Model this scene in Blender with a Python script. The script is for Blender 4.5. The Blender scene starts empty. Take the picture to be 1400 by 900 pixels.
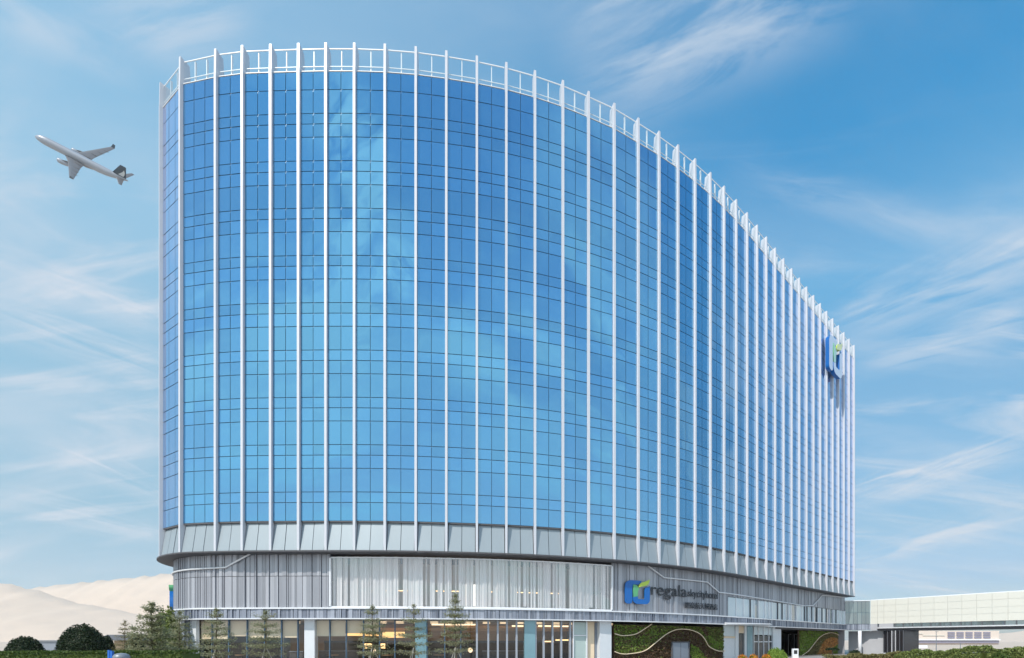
import bpy, math, random
from mathutils import Vector, Matrix
from bisect import bisect_left

random.seed(7)
SC = bpy.context.scene
COL = SC.collection
PI = math.pi
F, CX, HY, EYE = 700.0, 790.0, 877.0, 2.0     # photo focal length, principal column, horizon row (px of 1400x900), eye height

# ------------------------------------------------------------------ materials
def newmat(name):
    m = bpy.data.materials.new(name); m.use_nodes = True
    nt = m.node_tree
    for n in list(nt.nodes): nt.nodes.remove(n)
    out = nt.nodes.new('ShaderNodeOutputMaterial')
    return m, nt, out

def pbr(name, col, rough=0.5, metal=0.0, var=0.0, island=0.0, scale=1.0, bump=0.0, spec=0.5, stretch=(1, 1, 1), col2=None):
    """Principled surface with noise and per-island variation of its own colour"""
    m, nt, out = newmat(name)
    N, L = nt.nodes, nt.links
    b = N.new('ShaderNodeBsdfPrincipled')
    b.inputs['Roughness'].default_value = rough
    b.inputs['Metallic'].default_value = metal
    b.inputs['Specular IOR Level'].default_value = spec
    L.new(b.outputs[0], out.inputs[0])
    c2 = col2 or tuple(x * 0.6 for x in col)
    tc = N.new('ShaderNodeTexCoord'); mp = N.new('ShaderNodeMapping'); mp.inputs['Scale'].default_value = stretch
    L.new(tc.outputs['Object'], mp.inputs[0])
    nz = N.new('ShaderNodeTexNoise'); nz.inputs['Scale'].default_value = scale; nz.inputs['Detail'].default_value = 6
    nz.inputs['Roughness'].default_value = 0.6
    L.new(mp.outputs[0], nz.inputs['Vector'])
    mx = N.new('ShaderNodeMix'); mx.data_type = 'RGBA'
    mx.inputs[6].default_value = (*col, 1); mx.inputs[7].default_value = (*c2, 1)
    add = N.new('ShaderNodeMath'); add.operation = 'MULTIPLY_ADD'; add.use_clamp = True
    mr = N.new('ShaderNodeMapRange'); mr.inputs[1].default_value = 0.3; mr.inputs[2].default_value = 0.7
    mr.inputs[3].default_value = 0; mr.inputs[4].default_value = var
    L.new(nz.outputs['Fac'], mr.inputs[0])
    geo = N.new('ShaderNodeNewGeometry')
    L.new(geo.outputs['Random Per Island'], add.inputs[0]); add.inputs[1].default_value = island
    L.new(mr.outputs[0], add.inputs[2])
    L.new(add.outputs[0], mx.inputs[0])
    L.new(mx.outputs[2], b.inputs['Base Color'])
    if bump:
        bp = N.new('ShaderNodeBump'); bp.inputs['Strength'].default_value = bump; bp.inputs['Distance'].default_value = 0.05
        L.new(nz.outputs['Fac'], bp.inputs['Height']); L.new(bp.outputs[0], b.inputs['Normal'])
    return m

def leafmat(name, c1, c2, trans=0.25):
    m, nt, out = newmat(name)
    N, L = nt.nodes, nt.links
    geo = N.new('ShaderNodeNewGeometry')
    mx = N.new('ShaderNodeMix'); mx.data_type = 'RGBA'
    mx.inputs[6].default_value = (*c1, 1); mx.inputs[7].default_value = (*c2, 1)
    L.new(geo.outputs['Random Per Island'], mx.inputs[0])
    b = N.new('ShaderNodeBsdfPrincipled'); b.inputs['Roughness'].default_value = 0.55
    b.inputs['Specular IOR Level'].default_value = 0.3
    L.new(mx.outputs[2], b.inputs['Base Color'])
    t = N.new('ShaderNodeBsdfTranslucent'); L.new(mx.outputs[2], t.inputs[0])
    ms = N.new('ShaderNodeMixShader'); ms.inputs[0].default_value = trans
    L.new(b.outputs[0], ms.inputs[1]); L.new(t.outputs[0], ms.inputs[2]); L.new(ms.outputs[0], out.inputs[0])
    return m

def facade_glass(name, tint, body, refl=(0.32, 0.9), rough=0.012):
    """coated, opaque curtain-wall glass: coloured body under a tinted mirror coat"""
    m, nt, out = newmat(name)
    N, L = nt.nodes, nt.links
    geo = N.new('ShaderNodeNewGeometry')
    hsv = N.new('ShaderNodeHueSaturation'); hsv.inputs['Color'].default_value = (*body, 1)
    mr = N.new('ShaderNodeMapRange'); mr.inputs[3].default_value = 0.75; mr.inputs[4].default_value = 1.3
    L.new(geo.outputs['Random Per Island'], mr.inputs[0]); L.new(mr.outputs[0], hsv.inputs['Value'])
    d = N.new('ShaderNodeBsdfDiffuse'); L.new(hsv.outputs[0], d.inputs[0])
    g = N.new('ShaderNodeBsdfAnisotropic'); g.inputs['Roughness'].default_value = rough
    lw = N.new('ShaderNodeFresnel'); lw.inputs[0].default_value = 1.5
    m2 = N.new('ShaderNodeMapRange'); m2.inputs[1].default_value = 0.04; m2.inputs[2].default_value = 0.22
    m2.inputs[3].default_value = refl[0]; m2.inputs[4].default_value = refl[1]
    L.new(lw.outputs[0], m2.inputs[0])
    tm = N.new('ShaderNodeMix'); tm.data_type = 'RGBA'; tm.inputs[6].default_value = (*tint, 1); tm.inputs[7].default_value = (0.80, 0.83, 1.0, 1)
    m3 = N.new('ShaderNodeMapRange'); m3.inputs[1].default_value = 0.05; m3.inputs[2].default_value = 0.25
    L.new(lw.outputs[0], m3.inputs[0]); L.new(m3.outputs[0], tm.inputs[0]); L.new(tm.outputs[2], g.inputs['Color'])
    ms = N.new('ShaderNodeMixShader'); L.new(m2.outputs[0], ms.inputs[0])
    L.new(d.outputs[0], ms.inputs[1]); L.new(g.outputs[0], ms.inputs[2]); L.new(ms.outputs[0], out.inputs[0])
    # slow roller-wave distortion of toughened glass
    tc = N.new('ShaderNodeTexCoord'); nz = N.new('ShaderNodeTexNoise'); nz.inputs['Scale'].default_value = 0.35; nz.inputs['Detail'].default_value = 1
    L.new(tc.outputs['Object'], nz.inputs['Vector'])
    bp = N.new('ShaderNodeBump'); bp.inputs['Strength'].default_value = 0.12; bp.inputs['Distance'].default_value = 0.12
    L.new(nz.outputs['Fac'], bp.inputs['Height'])
    L.new(bp.outputs[0], g.inputs['Normal'])
    return m

def clear_glass(name, tint=(0.9, 0.97, 0.96), ior=1.5, boost=1.0):
    m, nt, out = newmat(name)
    N, L = nt.nodes, nt.links
    t = N.new('ShaderNodeBsdfTransparent'); t.inputs[0].default_value = (*tint, 1)
    g = N.new('ShaderNodeBsdfAnisotropic'); g.inputs['Roughness'].default_value = 0.01
    fr = N.new('ShaderNodeFresnel')
    ge = N.new('ShaderNodeNewGeometry'); im = N.new('ShaderNodeMix'); im.inputs[2].default_value = ior; im.inputs[3].default_value = 1/ior   # thin sheet: same reflection from both sides
    L.new(ge.outputs['Backfacing'], im.inputs[0]); L.new(im.outputs[0], fr.inputs[0])
    ma = N.new('ShaderNodeMath'); ma.operation = 'MULTIPLY'; ma.inputs[1].default_value = boost; ma.use_clamp = True
    L.new(fr.outputs[0], ma.inputs[0])
    ms = N.new('ShaderNodeMixShader'); L.new(ma.outputs[0], ms.inputs[0])
    L.new(t.outputs[0], ms.inputs[1]); L.new(g.outputs[0], ms.inputs[2]); L.new(ms.outputs[0], out.inputs[0])
    return m

def lamp_mat(name, col, s):
    m, nt, out = newmat(name)
    e = nt.nodes.new('ShaderNodeEmission'); e.inputs[0].default_value = (*col, 1); e.inputs[1].default_value = s
    nt.links.new(e.outputs[0], out.inputs[0]); return m

M = dict(
    glass=facade_glass('tower_glass', (0.33, 0.71, 0.98), (0.02, 0.09, 0.22), (0.46, 0.88)),
    skirtglass=pbr('skirt_panel_metal', (0.33, 0.385, 0.42), 0.46, 0.25, var=0.15, island=0.22, scale=0.6, stretch=(1, 1, 0.3)),
    frame=pbr('dark_mullion', (0.075, 0.14, 0.22), 0.4, 0.3),
    white=pbr('white_fin_paint', (0.58, 0.60, 0.65), 0.35, 0.0, var=0.14, scale=0.9, stretch=(1, 1, 0.08)),
    mullgrey=pbr('grey_mullion', (0.36, 0.39, 0.44), 0.4, 0.2),
    rail=pbr('white_rail_paint', (0.78, 0.79, 0.80), 0.4),
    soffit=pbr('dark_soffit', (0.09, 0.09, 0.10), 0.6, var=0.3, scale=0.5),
    ribs=pbr('ribbed_aluminium', (0.46, 0.47, 0.51), 0.42, 0.35, var=0.18, island=0.55, scale=0.7, stretch=(1, 1, 0.15), col2=(0.17, 0.18, 0.21)),
    bandribs=pbr('band_aluminium', (0.42, 0.45, 0.52), 0.42, 0.35, var=0.15, island=0.75, scale=0.7, col2=(0.13, 0.15, 0.20)),
    gap=pbr('joint_backing', (0.10, 0.105, 0.12), 0.7),
    trim=pbr('bright_trim', (0.80, 0.81, 0.84), 0.3, 0.3),
    stone=pbr('pale_column_panel', (0.66, 0.69, 0.72), 0.4, var=0.15, scale=1.5),
    tealcol=pbr('teal_column_glass', (0.20, 0.36, 0.42), 0.15, 0.2, var=0.3, scale=0.8, spec=0.8),
    greenpane=pbr('pale_green_panel', (0.42, 0.52, 0.50), 0.2, 0.0, var=0.15, scale=1.2, spec=0.8),
    wood=pbr('timber_lining', (0.56, 0.33, 0.16), 0.5, var=0.6, scale=2.0, stretch=(0.3, 0.3, 6)),
    cream=pbr('cream_plaster', (0.82, 0.66, 0.47), 0.7, var=0.15, scale=1.5),
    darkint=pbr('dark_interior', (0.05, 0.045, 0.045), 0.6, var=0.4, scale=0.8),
    floorint=pbr('interior_floor', (0.25, 0.22, 0.20), 0.3, var=0.3, scale=0.6),
    ceilint=pbr('interior_ceiling', (0.45, 0.38, 0.30), 0.6, var=0.3, scale=1.0, stretch=(0.3, 4, 1)),
    lightwall=pbr('pale_room_wall', (0.72, 0.70, 0.68), 0.7, var=0.2, scale=0.5),
    curtain=pbr('sheer_curtain', (0.88, 0.85, 0.83), 0.8, var=0.1, island=0.35, scale=0.7, col2=(0.66, 0.66, 0.69)),
    shop=clear_glass('shop_glass', (0.93, 0.94, 0.93), 1.5, 1.9),
    loft=clear_glass('loft_glass', (0.95, 0.96, 0.97), 1.55, 5.0),
    balus=clear_glass('balustrade_glass', (0.93, 0.97, 0.98), 1.45, 0.7),
    milk=pbr('milky_window', (0.66, 0.74, 0.77), 0.12, 0.0, var=0.1, island=0.25, scale=0.5, spec=0.7, col2=(0.38, 0.46, 0.50)),
    greyglass=facade_glass('link_glass', (0.78, 0.82, 0.82), (0.12, 0.15, 0.15), (0.22, 0.6)),
    bridgewhite=pbr('bridge_panel', (0.70, 0.69, 0.62), 0.35, 0.0, var=0.08, island=0.10, scale=0.3, col2=(0.55, 0.56, 0.52)),
    concrete=pbr('grey_concrete', (0.46, 0.47, 0.50), 0.75, var=0.25, scale=0.8),
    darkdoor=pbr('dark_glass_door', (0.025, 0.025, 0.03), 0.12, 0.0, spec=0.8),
    greydoor=pbr('grey_door_paint', (0.26, 0.29, 0.34), 0.4, 0.3, var=0.1),
    blue=pbr('emblem_blue', (0.004, 0.13, 0.45), 0.35, var=0.1),
    green=pbr('emblem_green', (0.12, 0.42, 0.16), 0.35, var=0.35, scale=0.9, col2=(0.05, 0.30, 0.36)),
    lime=pbr('emblem_leaf', (0.55, 0.68, 0.08), 0.35, var=0.3, scale=0.9, col2=(0.25, 0.50, 0.10)),
    letter=pbr('dark_lettering', (0.035, 0.04, 0.05), 0.4),
    facepale=pbr('sign_sheen_pale', (0.55, 0.66, 0.82), 0.3), facegreen=pbr('sign_sheen_green', (0.42, 0.70, 0.62), 0.3, var=0.3), facelime=pbr('sign_sheen_lime', (0.66, 0.74, 0.40), 0.3),
    rim=pbr('white_rim', (0.80, 0.82, 0.86), 0.35),
    bark=pbr('bark', (0.16, 0.12, 0.085), 0.85, var=0.5, scale=6, bump=0.4),
    stake=pbr('timber_stake', (0.50, 0.47, 0.42), 0.7, var=0.2, scale=4),
    ground=pbr('pale_paving_ground', (0.58, 0.46, 0.36), 0.85, var=0.5, scale=0.02, col2=(0.44, 0.39, 0.34)),
    paving=pbr('plaza_paving', (0.34, 0.33, 0.32), 0.75, var=0.4, scale=0.6),
    hill=pbr('hill_earth', (0.60, 0.475, 0.375), 0.95, var=0.9, scale=0.012, col2=(0.52, 0.42, 0.34)),
    farwhite=pbr('far_building_wall', (0.66, 0.57, 0.50), 0.7, var=0.1, scale=0.1),
    farwin=pbr('far_window', (0.24, 0.23, 0.30), 0.3),
    bluepost=pbr('blue_post_paint', (0.015, 0.13, 0.50), 0.4),
    grey=pbr('grey_shell', (0.22, 0.24, 0.27), 0.4, 0.2, var=0.1),
    hull=pbr('plane_hull', (0.27, 0.30, 0.35), 0.35, 0.1, var=0.1, scale=0.1),
    hullbelly=pbr('plane_belly', (0.20, 0.19, 0.20), 0.4, 0.1, var=0.1, scale=0.1),
    wing=pbr('plane_wing', (0.13, 0.135, 0.15), 0.4, 0.2, var=0.2, scale=0.15),
    tailgreen=pbr('plane_tail_paint', (0.004, 0.03, 0.06), 0.35),
    tailwhite=pbr('plane_tail_stripe', (0.50, 0.56, 0.60), 0.35),
    terracotta=pbr('terracotta', (0.40, 0.15, 0.06), 0.7, var=0.3, scale=3),
    warm=lamp_mat('warm_lamp', (1.0, 0.62, 0.28), 1.8),
    warmsoft=lamp_mat('warm_panel_lamp', (1.0, 0.58, 0.22), 1.1),
    wash=lamp_mat('warm_wash_glow', (1.0, 0.74, 0.46), 1.3),
    leafT=leafmat('tier_tree_leaf', (0.23, 0.245, 0.13), (0.42, 0.42, 0.27), 0.58),
    leafD=leafmat('dark_leaf', (0.012, 0.026, 0.010), (0.030, 0.050, 0.018), 0.12),
    leafG=leafmat('green_leaf', (0.14, 0.25, 0.035), (0.28, 0.38, 0.07), 0.25),
    leafH=leafmat('hedge_leaf', (0.035, 0.075, 0.010), (0.11, 0.15, 0.03), 0.25),
    leafO=leafmat('olive_leaf', (0.15, 0.15, 0.05), (0.25, 0.21, 0.09), 0.25),
    leafR=leafmat('rust_leaf', (0.50, 0.20, 0.05), (0.62, 0.36, 0.13), 0.2),
    leafB=leafmat('brown_leaf', (0.075, 0.045, 0.025), (0.16, 0.10, 0.055), 0.15),
    leafM=leafmat('mid_green_leaf', (0.12, 0.17, 0.04), (0.22, 0.25, 0.075), 0.2),
    flower=leafmat('orange_flower', (0.55, 0.16, 0.02), (0.60, 0.30, 0.04), 0.2),
)

# ------------------------------------------------------------------ mesh helpers
class MB:
    def __init__(s): s.v = []; s.f = []
    def quad(s, a, b, c, d):
        i = len(s.v); s.v += [tuple(a), tuple(b), tuple(c), tuple(d)]; s.f.append((i, i+1, i+2, i+3))
    def poly(s, pts):
        i = len(s.v); s.v += [tuple(p) for p in pts]; s.f.append(tuple(range(i, i+len(pts))))
    def hexa(s, b, t):
        """closed prism from bottom ring b and top ring t"""
        n = len(b); i = len(s.v)
        s.v += [tuple(p) for p in b] + [tuple(p) for p in t]
        s.f.append(tuple(i+k for k in reversed(range(n)))); s.f.append(tuple(i+n+k for k in range(n)))
        for k in range(n):
            k2 = (k+1) % n
            s.f.append((i+k, i+k2, i+n+k2, i+n+k))
    def box(s, x0, x1, y0, y1, z0, z1):
        b = [(x0, y0, z0), (x1, y0, z0), (x1, y1, z0), (x0, y1, z0)]
        s.hexa(b, [(x, y, z1) for x, y, z in b])
    def tube(s, pts, r, n=8, cap=True):
        pts = [Vector(p) for p in pts]
        rs = r if isinstance(r, (list, tuple)) else [r]*len(pts)
        i0 = len(s.v); up = Vector((0, 0, 1))
        for k, p in enumerate(pts):
            d = (pts[min(k+1, len(pts)-1)] - pts[max(k-1, 0)]).normalized()
            a = d.cross(up)
            if a.length < 0.05: a = d.cross(Vector((1, 0, 0)))
            a.normalize(); b = a.cross(d)
            for j in range(n):
                t = 2*PI*j/n
                s.v.append(tuple(p + (a*math.cos(t) + b*math.sin(t))*rs[k]))
        for k in range(len(pts)-1):
            for j in range(n):
                j2 = (j+1) % n
                s.f.append((i0+k*n+j, i0+k*n+j2, i0+(k+1)*n+j2, i0+(k+1)*n+j))
        if cap:
            s.f.append(tuple(i0+j for j in reversed(range(n)))); e = i0+(len(pts)-1)*n
            s.f.append(tuple(e+j for j in range(n)))
    def leaf(s, p, size, flat=0.0, rng=random):
        """one small leaf blade with random facing (flat=1: lies level)"""
        n = Vector((rng.gauss(0, 1), rng.gauss(0, 1), rng.gauss(0, 1) + flat*4))
        if n.length < 1e-3: n = Vector((0, 0, 1))
        n.normalize()
        a = n.orthogonal().normalized(); t = rng.uniform(0, 2*PI)
        b = n.cross(a); u = a*math.cos(t) + b*math.sin(t); w = n.cross(u)
        L = size*rng.uniform(0.7, 1.3); W = L*0.36; p = Vector(p)
        s.quad(p - u*L*0.5, p + w*W, p + u*L*0.5, p - w*W)
    def build(s, name, mat, parent=None, smooth=False):
        me = bpy.data.meshes.new(name); me.from_pydata(s.v, [], s.f); me.update()
        if mat: me.materials.append(mat)
        if smooth:
            for p in me.polygons: p.use_smooth = True
        return link(name, me, parent)

def link(name, data, parent=None):
    o = bpy.data.objects.new(name, data); COL.objects.link(o)
    if parent:
        o.parent = parent
        q = parent; off = Vector((0, 0, 0))
        if q.get('keep_local') is None:
            o.matrix_parent_inverse = q.matrix_basis.inverted() if q.parent is None else Matrix.Identity(4)
    return o

def tag(o, label=None, cat=None, group=None, kind=None):
    if label: o['label'] = label
    if cat: o['category'] = cat
    if group: o['group'] = group
    if kind: o['kind'] = kind
    return o

def thing(name, label, cat, loc=(0, 0, 0), group=None):
    o = bpy.data.objects.new(name, None); COL.objects.link(o); o.location = loc
    o.empty_display_size = 0.3
    bpy.context.view_layer.update()
    return tag(o, label, cat, group)

def W(u, v, d):
    """world point seen at photo pixel (u,v) at depth d"""
    return Vector(((u-CX)*d/F, d, EYE + (HY-v)*d/F))

# ------------------------------------------------------------------ tower plan curve
raw = [(222,150),(249,117),(296.7,104),(333,102.2),(371.5,101),(409.5,99.5),(446.7,99),(485.5,98.7),(527,100),(569,103),(610.5,109),(652,115.5),(692,123.5),(731,134),(769,147),(804,161),(839,177)]
fit = [(5.135,43.997),(7.097,45.130),(8.999,46.360),(10.842,47.679),(12.626,49.074),(14.353,50.542),(16.024,52.071),(17.652,53.647),(19.252,55.251),(20.845,56.862),(22.443,58.468),(24.048,60.068),(25.655,61.665),(27.265,63.260),(28.877,64.851),(30.493,66.440),(32.110,68.027),(33.727,69.614),(35.342,71.204),(36.953,72.797),(38.560,74.394),(40.163,75.995),(41.761,77.601)]
ds = [42.8*F/(HY-v) for u, v in raw]
dsm = ds[:]
for k in range(1, len(ds)-1): dsm[k] = (ds[k-1] + 2*ds[k] + ds[k+1])/4
dsm[1] = ds[1]
front = [((u-CX)*d/F, d) for (u, v), d in zip(raw, dsm)] + fit
NB3 = 2                                   # first bays carry three panels
p0 = Vector(front[0]); ext = []
for ang in (51, 71, 91, 111, 131, 151):
    a = math.radians(ang); p0 = p0 + Vector((-math.cos(a), math.sin(a)))*3.2; ext.append(tuple(p0))
NX = len(ext)
PL = [Vector(p) for p in reversed(ext)] + [Vector(p) for p in front]      # plan polyline, left round end to right end
NP = len(PL)
ncol = [3]*(NX+NB3) + [2]*(NP-1-NX-NB3)   # panels per bay

def nrm(k):
    a = PL[max(k-1, 0)]; b = PL[min(k+1, NP-1)]
    t = (b-a).normalized(); return Vector((t.y, -t.x))
NRM = [nrm(k) for k in range(NP)]
def tan_of(n): return Vector((-n.y, n.x))

# dense smooth curve for the podium
DEN = []
for k in range(NP-1):
    a, b = PL[k], PL[k+1]; m0 = (PL[k+1]-PL[max(k-1, 0)])/2; m1 = (PL[min(k+2, NP-1)]-PL[k])/2
    for j in range(12):
        t = j/12
        DEN.append((2*t**3-3*t**2+1)*a + (t**3-2*t**2+t)*m0 + (-2*t**3+3*t**2)*b + (t**3-t**2)*m1)
DEN.append(PL[-1])
DN = []
for k in range(len(DEN)):
    t = (DEN[min(k+1, len(DEN)-1)] - DEN[max(k-1, 0)]).normalized(); DN.append(Vector((t.y, -t.x)))
SS = [0.0]
for k in range(1, len(DEN)): SS.append(SS[-1] + (DEN[k]-DEN[k-1]).length)
SMAX = SS[-1]
def CP(s, off=0.0):
    s = max(0.0, min(SMAX, s)); k = min(max(bisect_left(SS, s)-1, 0), len(SS)-2)
    t = (s-SS[k])/(SS[k+1]-SS[k])
    p = DEN[k].lerp(DEN[k+1], t); n = DN[k].lerp(DN[k+1], t).normalized()
    return p + n*off
def C3(s, off, z):
    p = CP(s, off); return Vector((p.x, p.y, z))
def CNn(s):
    k = min(max(bisect_left(SS, s)-1, 0), len(SS)-2); return DN[k]
S_A1 = SS[12*(NX-1)]
def s_at(u, off):
    lo, hi = S_A1, SMAX
    for _ in range(50):
        mid = (lo+hi)/2; p = CP(mid, off)
        if CX + F*p.x/p.y < u: lo = mid
        else: hi = mid
    return (lo+hi)/2
def z_at(u, v, off):
    p = CP(s_at(u, off), off); return EYE + (HY-v)*p.y/F

Z_SK0, Z_SK1, Z_G0, Z_G1, Z_FIN = 8.82, 10.95, 11.08, 44.85, 46.85
A_LINES = [13.24 + 3.56*k for k in range(9)]
transoms = []
for z in A_LINES: transoms += [z-0.79, z]
for z in A_LINES: transoms.append(z+1.78)
transoms = [z for z in sorted(transoms) if z < Z_G1-0.5]
rows = [Z_G0] + transoms + [Z_G1]

hotel = thing('hotel_building', 'tall curved blue glass hotel tower with white vertical fins on a grey ribbed podium', 'hotel', (CP(SMAX/2, -8).x, CP(SMAX/2, -8).y, 0))
P3 = lambda p, z: Vector((p.x, p.y, z))

# glazing bays -----------------------------------------------------
for k in range(NP-1):
    a, b = PL[k], PL[k+1]; t = (b-a).normalized(); n = Vector((t.y, -t.x)); L = (b-a).length
    g = MB(); nc = ncol[k]
    for c in range(nc):
        f0 = 0.10 + (L-0.20)*c/nc; f1 = 0.10 + (L-0.20)*(c+1)/nc
        x0 = f0 + (0.02 if c else 0.0); x1 = f1 - (0.02 if c < nc-1 else 0.0)
        for r in range(len(rows)-1):
            z0 = rows[r] + (0.026 if r else 0); z1 = rows[r+1] - 0.026
            j = [random.gauss(0, 0.0016) for _ in range(3)]
            q = []
            for (x, z, sx, sz) in ((x0, z0, -1, -1), (x1, z0, 1, -1), (x1, z1, 1, 1), (x0, z1, -1, 1)):
                q.append(P3(a + t*x + n*(j[0] + sx*j[1] + sz*j[2]), z))
            g.quad(*q)
    go = g.build('curtain_wall_glazing', M['glass'], hotel)
    fr = MB(); fr.quad(P3(a + t*0.12 - n*0.045, Z_G0), P3(b - t*0.12 - n*0.045, Z_G0), P3(b - t*0.12 - n*0.045, Z_G1), P3(a + t*0.12 - n*0.045, Z_G1))
    fr.build('mullion_grid', M['frame'], go)

# fins ------------------------------------------------------------
for k in range(NP):
    p, n = PL[k], NRM[k]; t = tan_of(n); hw = 0.088
    m = MB()
    ring = lambda z, o0, o1, w: [P3(p + n*o1 - t*w, z), P3(p + n*o1 + t*w, z), P3(p + n*o0 + t*w, z), P3(p + n*o0 - t*w, z)]
    m.hexa(ring(Z_SK0+0.01, -0.25, 0.21, hw), ring(Z_G1+0.10, -0.25, 0.21, hw))
    # roof blade: deeper plate with a raked top
    zb = Z_G1 + 0.10; w = 0.09
    b = [P3(p + n*0.20 - t*w, zb), P3(p + n*0.20 + t*w, zb), P3(p - n*0.62 + t*w, zb), P3(p - n*0.62 - t*w, zb)]
    tp = [P3(p + n*0.17 - t*w, Z_FIN), P3(p + n*0.17 + t*w, Z_FIN), P3(p - n*0.48 + t*w, Z_FIN-0.12), P3(p - n*0.48 - t*w, Z_FIN-0.12)]
    m.hexa(b, tp)
    m.build('fin', M['white'], hotel)

# roof edge: kerb, balustrade -------------------------------------
for k in range(NP-1):
    a, b = PL[k], PL[k+1]; t = (b-a).normalized(); n = Vector((t.y, -t.x)); L = (b-a).length
    def bar(m, x0, x1, o0, o1, z0, z1):
        m.hexa([P3(a + t*x0 + n*o1, z0), P3(a + t*x1 + n*o1, z0), P3(a + t*x1 + n*o0, z0), P3(a + t*x0 + n*o0, z0)],
               [P3(a + t*x0 + n*o1, z1), P3(a + t*x1 + n*o1, z1), P3(a + t*x1 + n*o0, z1), P3(a + t*x0 + n*o0, z1)])
    m = MB()
    bar(m, 0.14, L-0.14, -0.22, 0.03, Z_G1+0.02, Z_G1+0.06)       # kerb cap
    bar(m, 0.14, L-0.14, -0.09, -0.05, Z_G1+0.44, Z_G1+0.48)      # low rail
    bar(m, 0.14, L-0.14, -0.10, -0.04, Z_FIN-0.25, Z_FIN-0.195)    # top rail
    nc = ncol[k]
    for c in range(1, nc):
        bar(m, L*c/nc-0.03, L*c/nc+0.03, -0.26, -0.115, Z_G1+0.061, Z_FIN-0.26)
    ro = m.build('roof_railing', M['rail'], hotel)
    gl = MB(); gl.quad(P3(a + t*0.14 - n*0.02, Z_G1+0.17), P3(b - t*0.14 - n*0.02, Z_G1+0.17), P3(b - t*0.14 - n*0.02, Z_FIN-0.29), P3(a + t*0.14 - n*0.02, Z_FIN-0.29))
    gl.build('glass_panel', M['balus'], ro)

# skirt ------------------------------------------------------------
for k in range(NP-1):
    a, b = PL[k], PL[k+1]; t = (b-a).normalized(); n = Vector((t.y, -t.x)); L = (b-a).length
    na, nb = NRM[k], NRM[k+1]; nc = ncol[k]
    m = MB(); o_top, o_bot = -0.17, 0.13
    def pt(x, o, z):
        f = x/L; return P3(a.lerp(b, f) + na.lerp(nb, f)*o, z)
    for c in range(nc):
        x0 = 0.14 + (L-0.28)*c/nc + (0.02 if c else 0); x1 = 0.14 + (L-0.28)*(c+1)/nc - (0.02 if c < nc-1 else 0)
        j = random.gauss(0, 0.012)
        m.hexa([pt(x0, o_bot, Z_SK0+0.03), pt(x1, o_bot+j, Z_SK0+0.03), pt(x1, o_bot-0.06+j, Z_SK0+0.03), pt(x0, o_bot-0.06, Z_SK0+0.03)],
               [pt(x0, o_top, Z_SK1), pt(x1, o_top+j, Z_SK1), pt(x1, o_top-0.06+j, Z_SK1), pt(x0, o_top-0.06, Z_SK1)])
    m.build('skirt_panel', M['skirtglass'], hotel)
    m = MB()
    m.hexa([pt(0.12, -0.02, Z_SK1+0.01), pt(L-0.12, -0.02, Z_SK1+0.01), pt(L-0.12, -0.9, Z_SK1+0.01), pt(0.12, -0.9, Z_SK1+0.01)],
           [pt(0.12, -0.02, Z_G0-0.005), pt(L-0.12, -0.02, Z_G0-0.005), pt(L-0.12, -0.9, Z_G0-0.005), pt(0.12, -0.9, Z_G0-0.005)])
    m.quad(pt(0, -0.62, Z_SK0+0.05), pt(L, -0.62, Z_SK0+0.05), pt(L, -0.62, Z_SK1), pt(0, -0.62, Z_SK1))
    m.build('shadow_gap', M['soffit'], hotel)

# back, end walls, roof, soffit -----------------------------------
tR = tan_of(NRM[-1]); pR = PL[-1]; bR = pR - NRM[-1]*18.0
m = MB()
m.quad(P3(PL[0], Z_SK0), P3(bR, Z_SK0), P3(bR, Z_G1), P3(PL[0], Z_G1))
m.build('rear_wall', M['glass'], hotel)
m = MB(); m.quad(P3(pR + NRM[-1]*0.02, Z_SK0), P3(bR, Z_SK0), P3(bR, Z_G1+1.2), P3(pR + NRM[-1]*0.02, Z_G1+1.2))
m.build('end_wall', M['white'], hotel)
m = MB(); m.poly([P3(CP(SS[i], -0.1), Z_G1-0.02) for i in range(0, len(SS), 4)] + [P3(bR, Z_G1-0.02)])
m.build('roof_slab', M['concrete'], hotel)
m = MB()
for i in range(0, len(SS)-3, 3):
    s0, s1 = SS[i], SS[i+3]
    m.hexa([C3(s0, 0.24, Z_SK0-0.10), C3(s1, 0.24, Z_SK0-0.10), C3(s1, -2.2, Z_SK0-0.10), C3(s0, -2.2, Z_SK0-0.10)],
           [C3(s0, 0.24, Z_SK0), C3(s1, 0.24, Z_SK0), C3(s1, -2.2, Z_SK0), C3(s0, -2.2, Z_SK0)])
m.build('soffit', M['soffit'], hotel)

# ------------------------------------------------------------------ podium
OFF = -0.95                       # cladding face
Z_B0, Z_B1 = 3.70, 4.55           # ribbed band
S_END = SMAX - 0.9
U = lambda u, off=OFF: s_at(u, off)
sL = 2.0
def strips(m, s0, s1, z0f, z1f, off, wmin, wmax, dmax, seed, gapw=0.012):
    """irregular vertical ribs from s0 to s1"""
    r = random.Random(seed); s = s0
    while s < s1-0.02:
        w = min(r.choice([wmin, wmin*1.4, (wmin+wmax)/2, wmax])*r.uniform(0.85, 1.15), s1-s)
        d = r.choice([0, 0, 0.3, 0.55, 1.0])*dmax
        a, b = s+gapw, s+w-gapw
        if b-a > 0.015:
            za0, za1, zb0, zb1 = z0f(a), z1f(a), z0f(b), z1f(b)
            m.hexa([C3(a, off+d, za0), C3(b, off+d, zb0), C3(b, off-0.05, zb0), C3(a, off-0.05, za0)],
                   [C3(a, off+d, za1), C3(b, off+d, zb1), C3(b, off-0.05, zb1), C3(a, off-0.05, za1)])
        s += w
def sheet(m, s0, s1, z0, z1, off, step=0.6):
    n = max(1, int((s1-s0)/step))
    for k in range(n):
        a = s0+(s1-s0)*k/n; b = s0+(s1-s0)*(k+1)/n
        m.quad(C3(a, off, z0), C3(b, off, z0), C3(b, off, z1), C3(a, off, z1))
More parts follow.
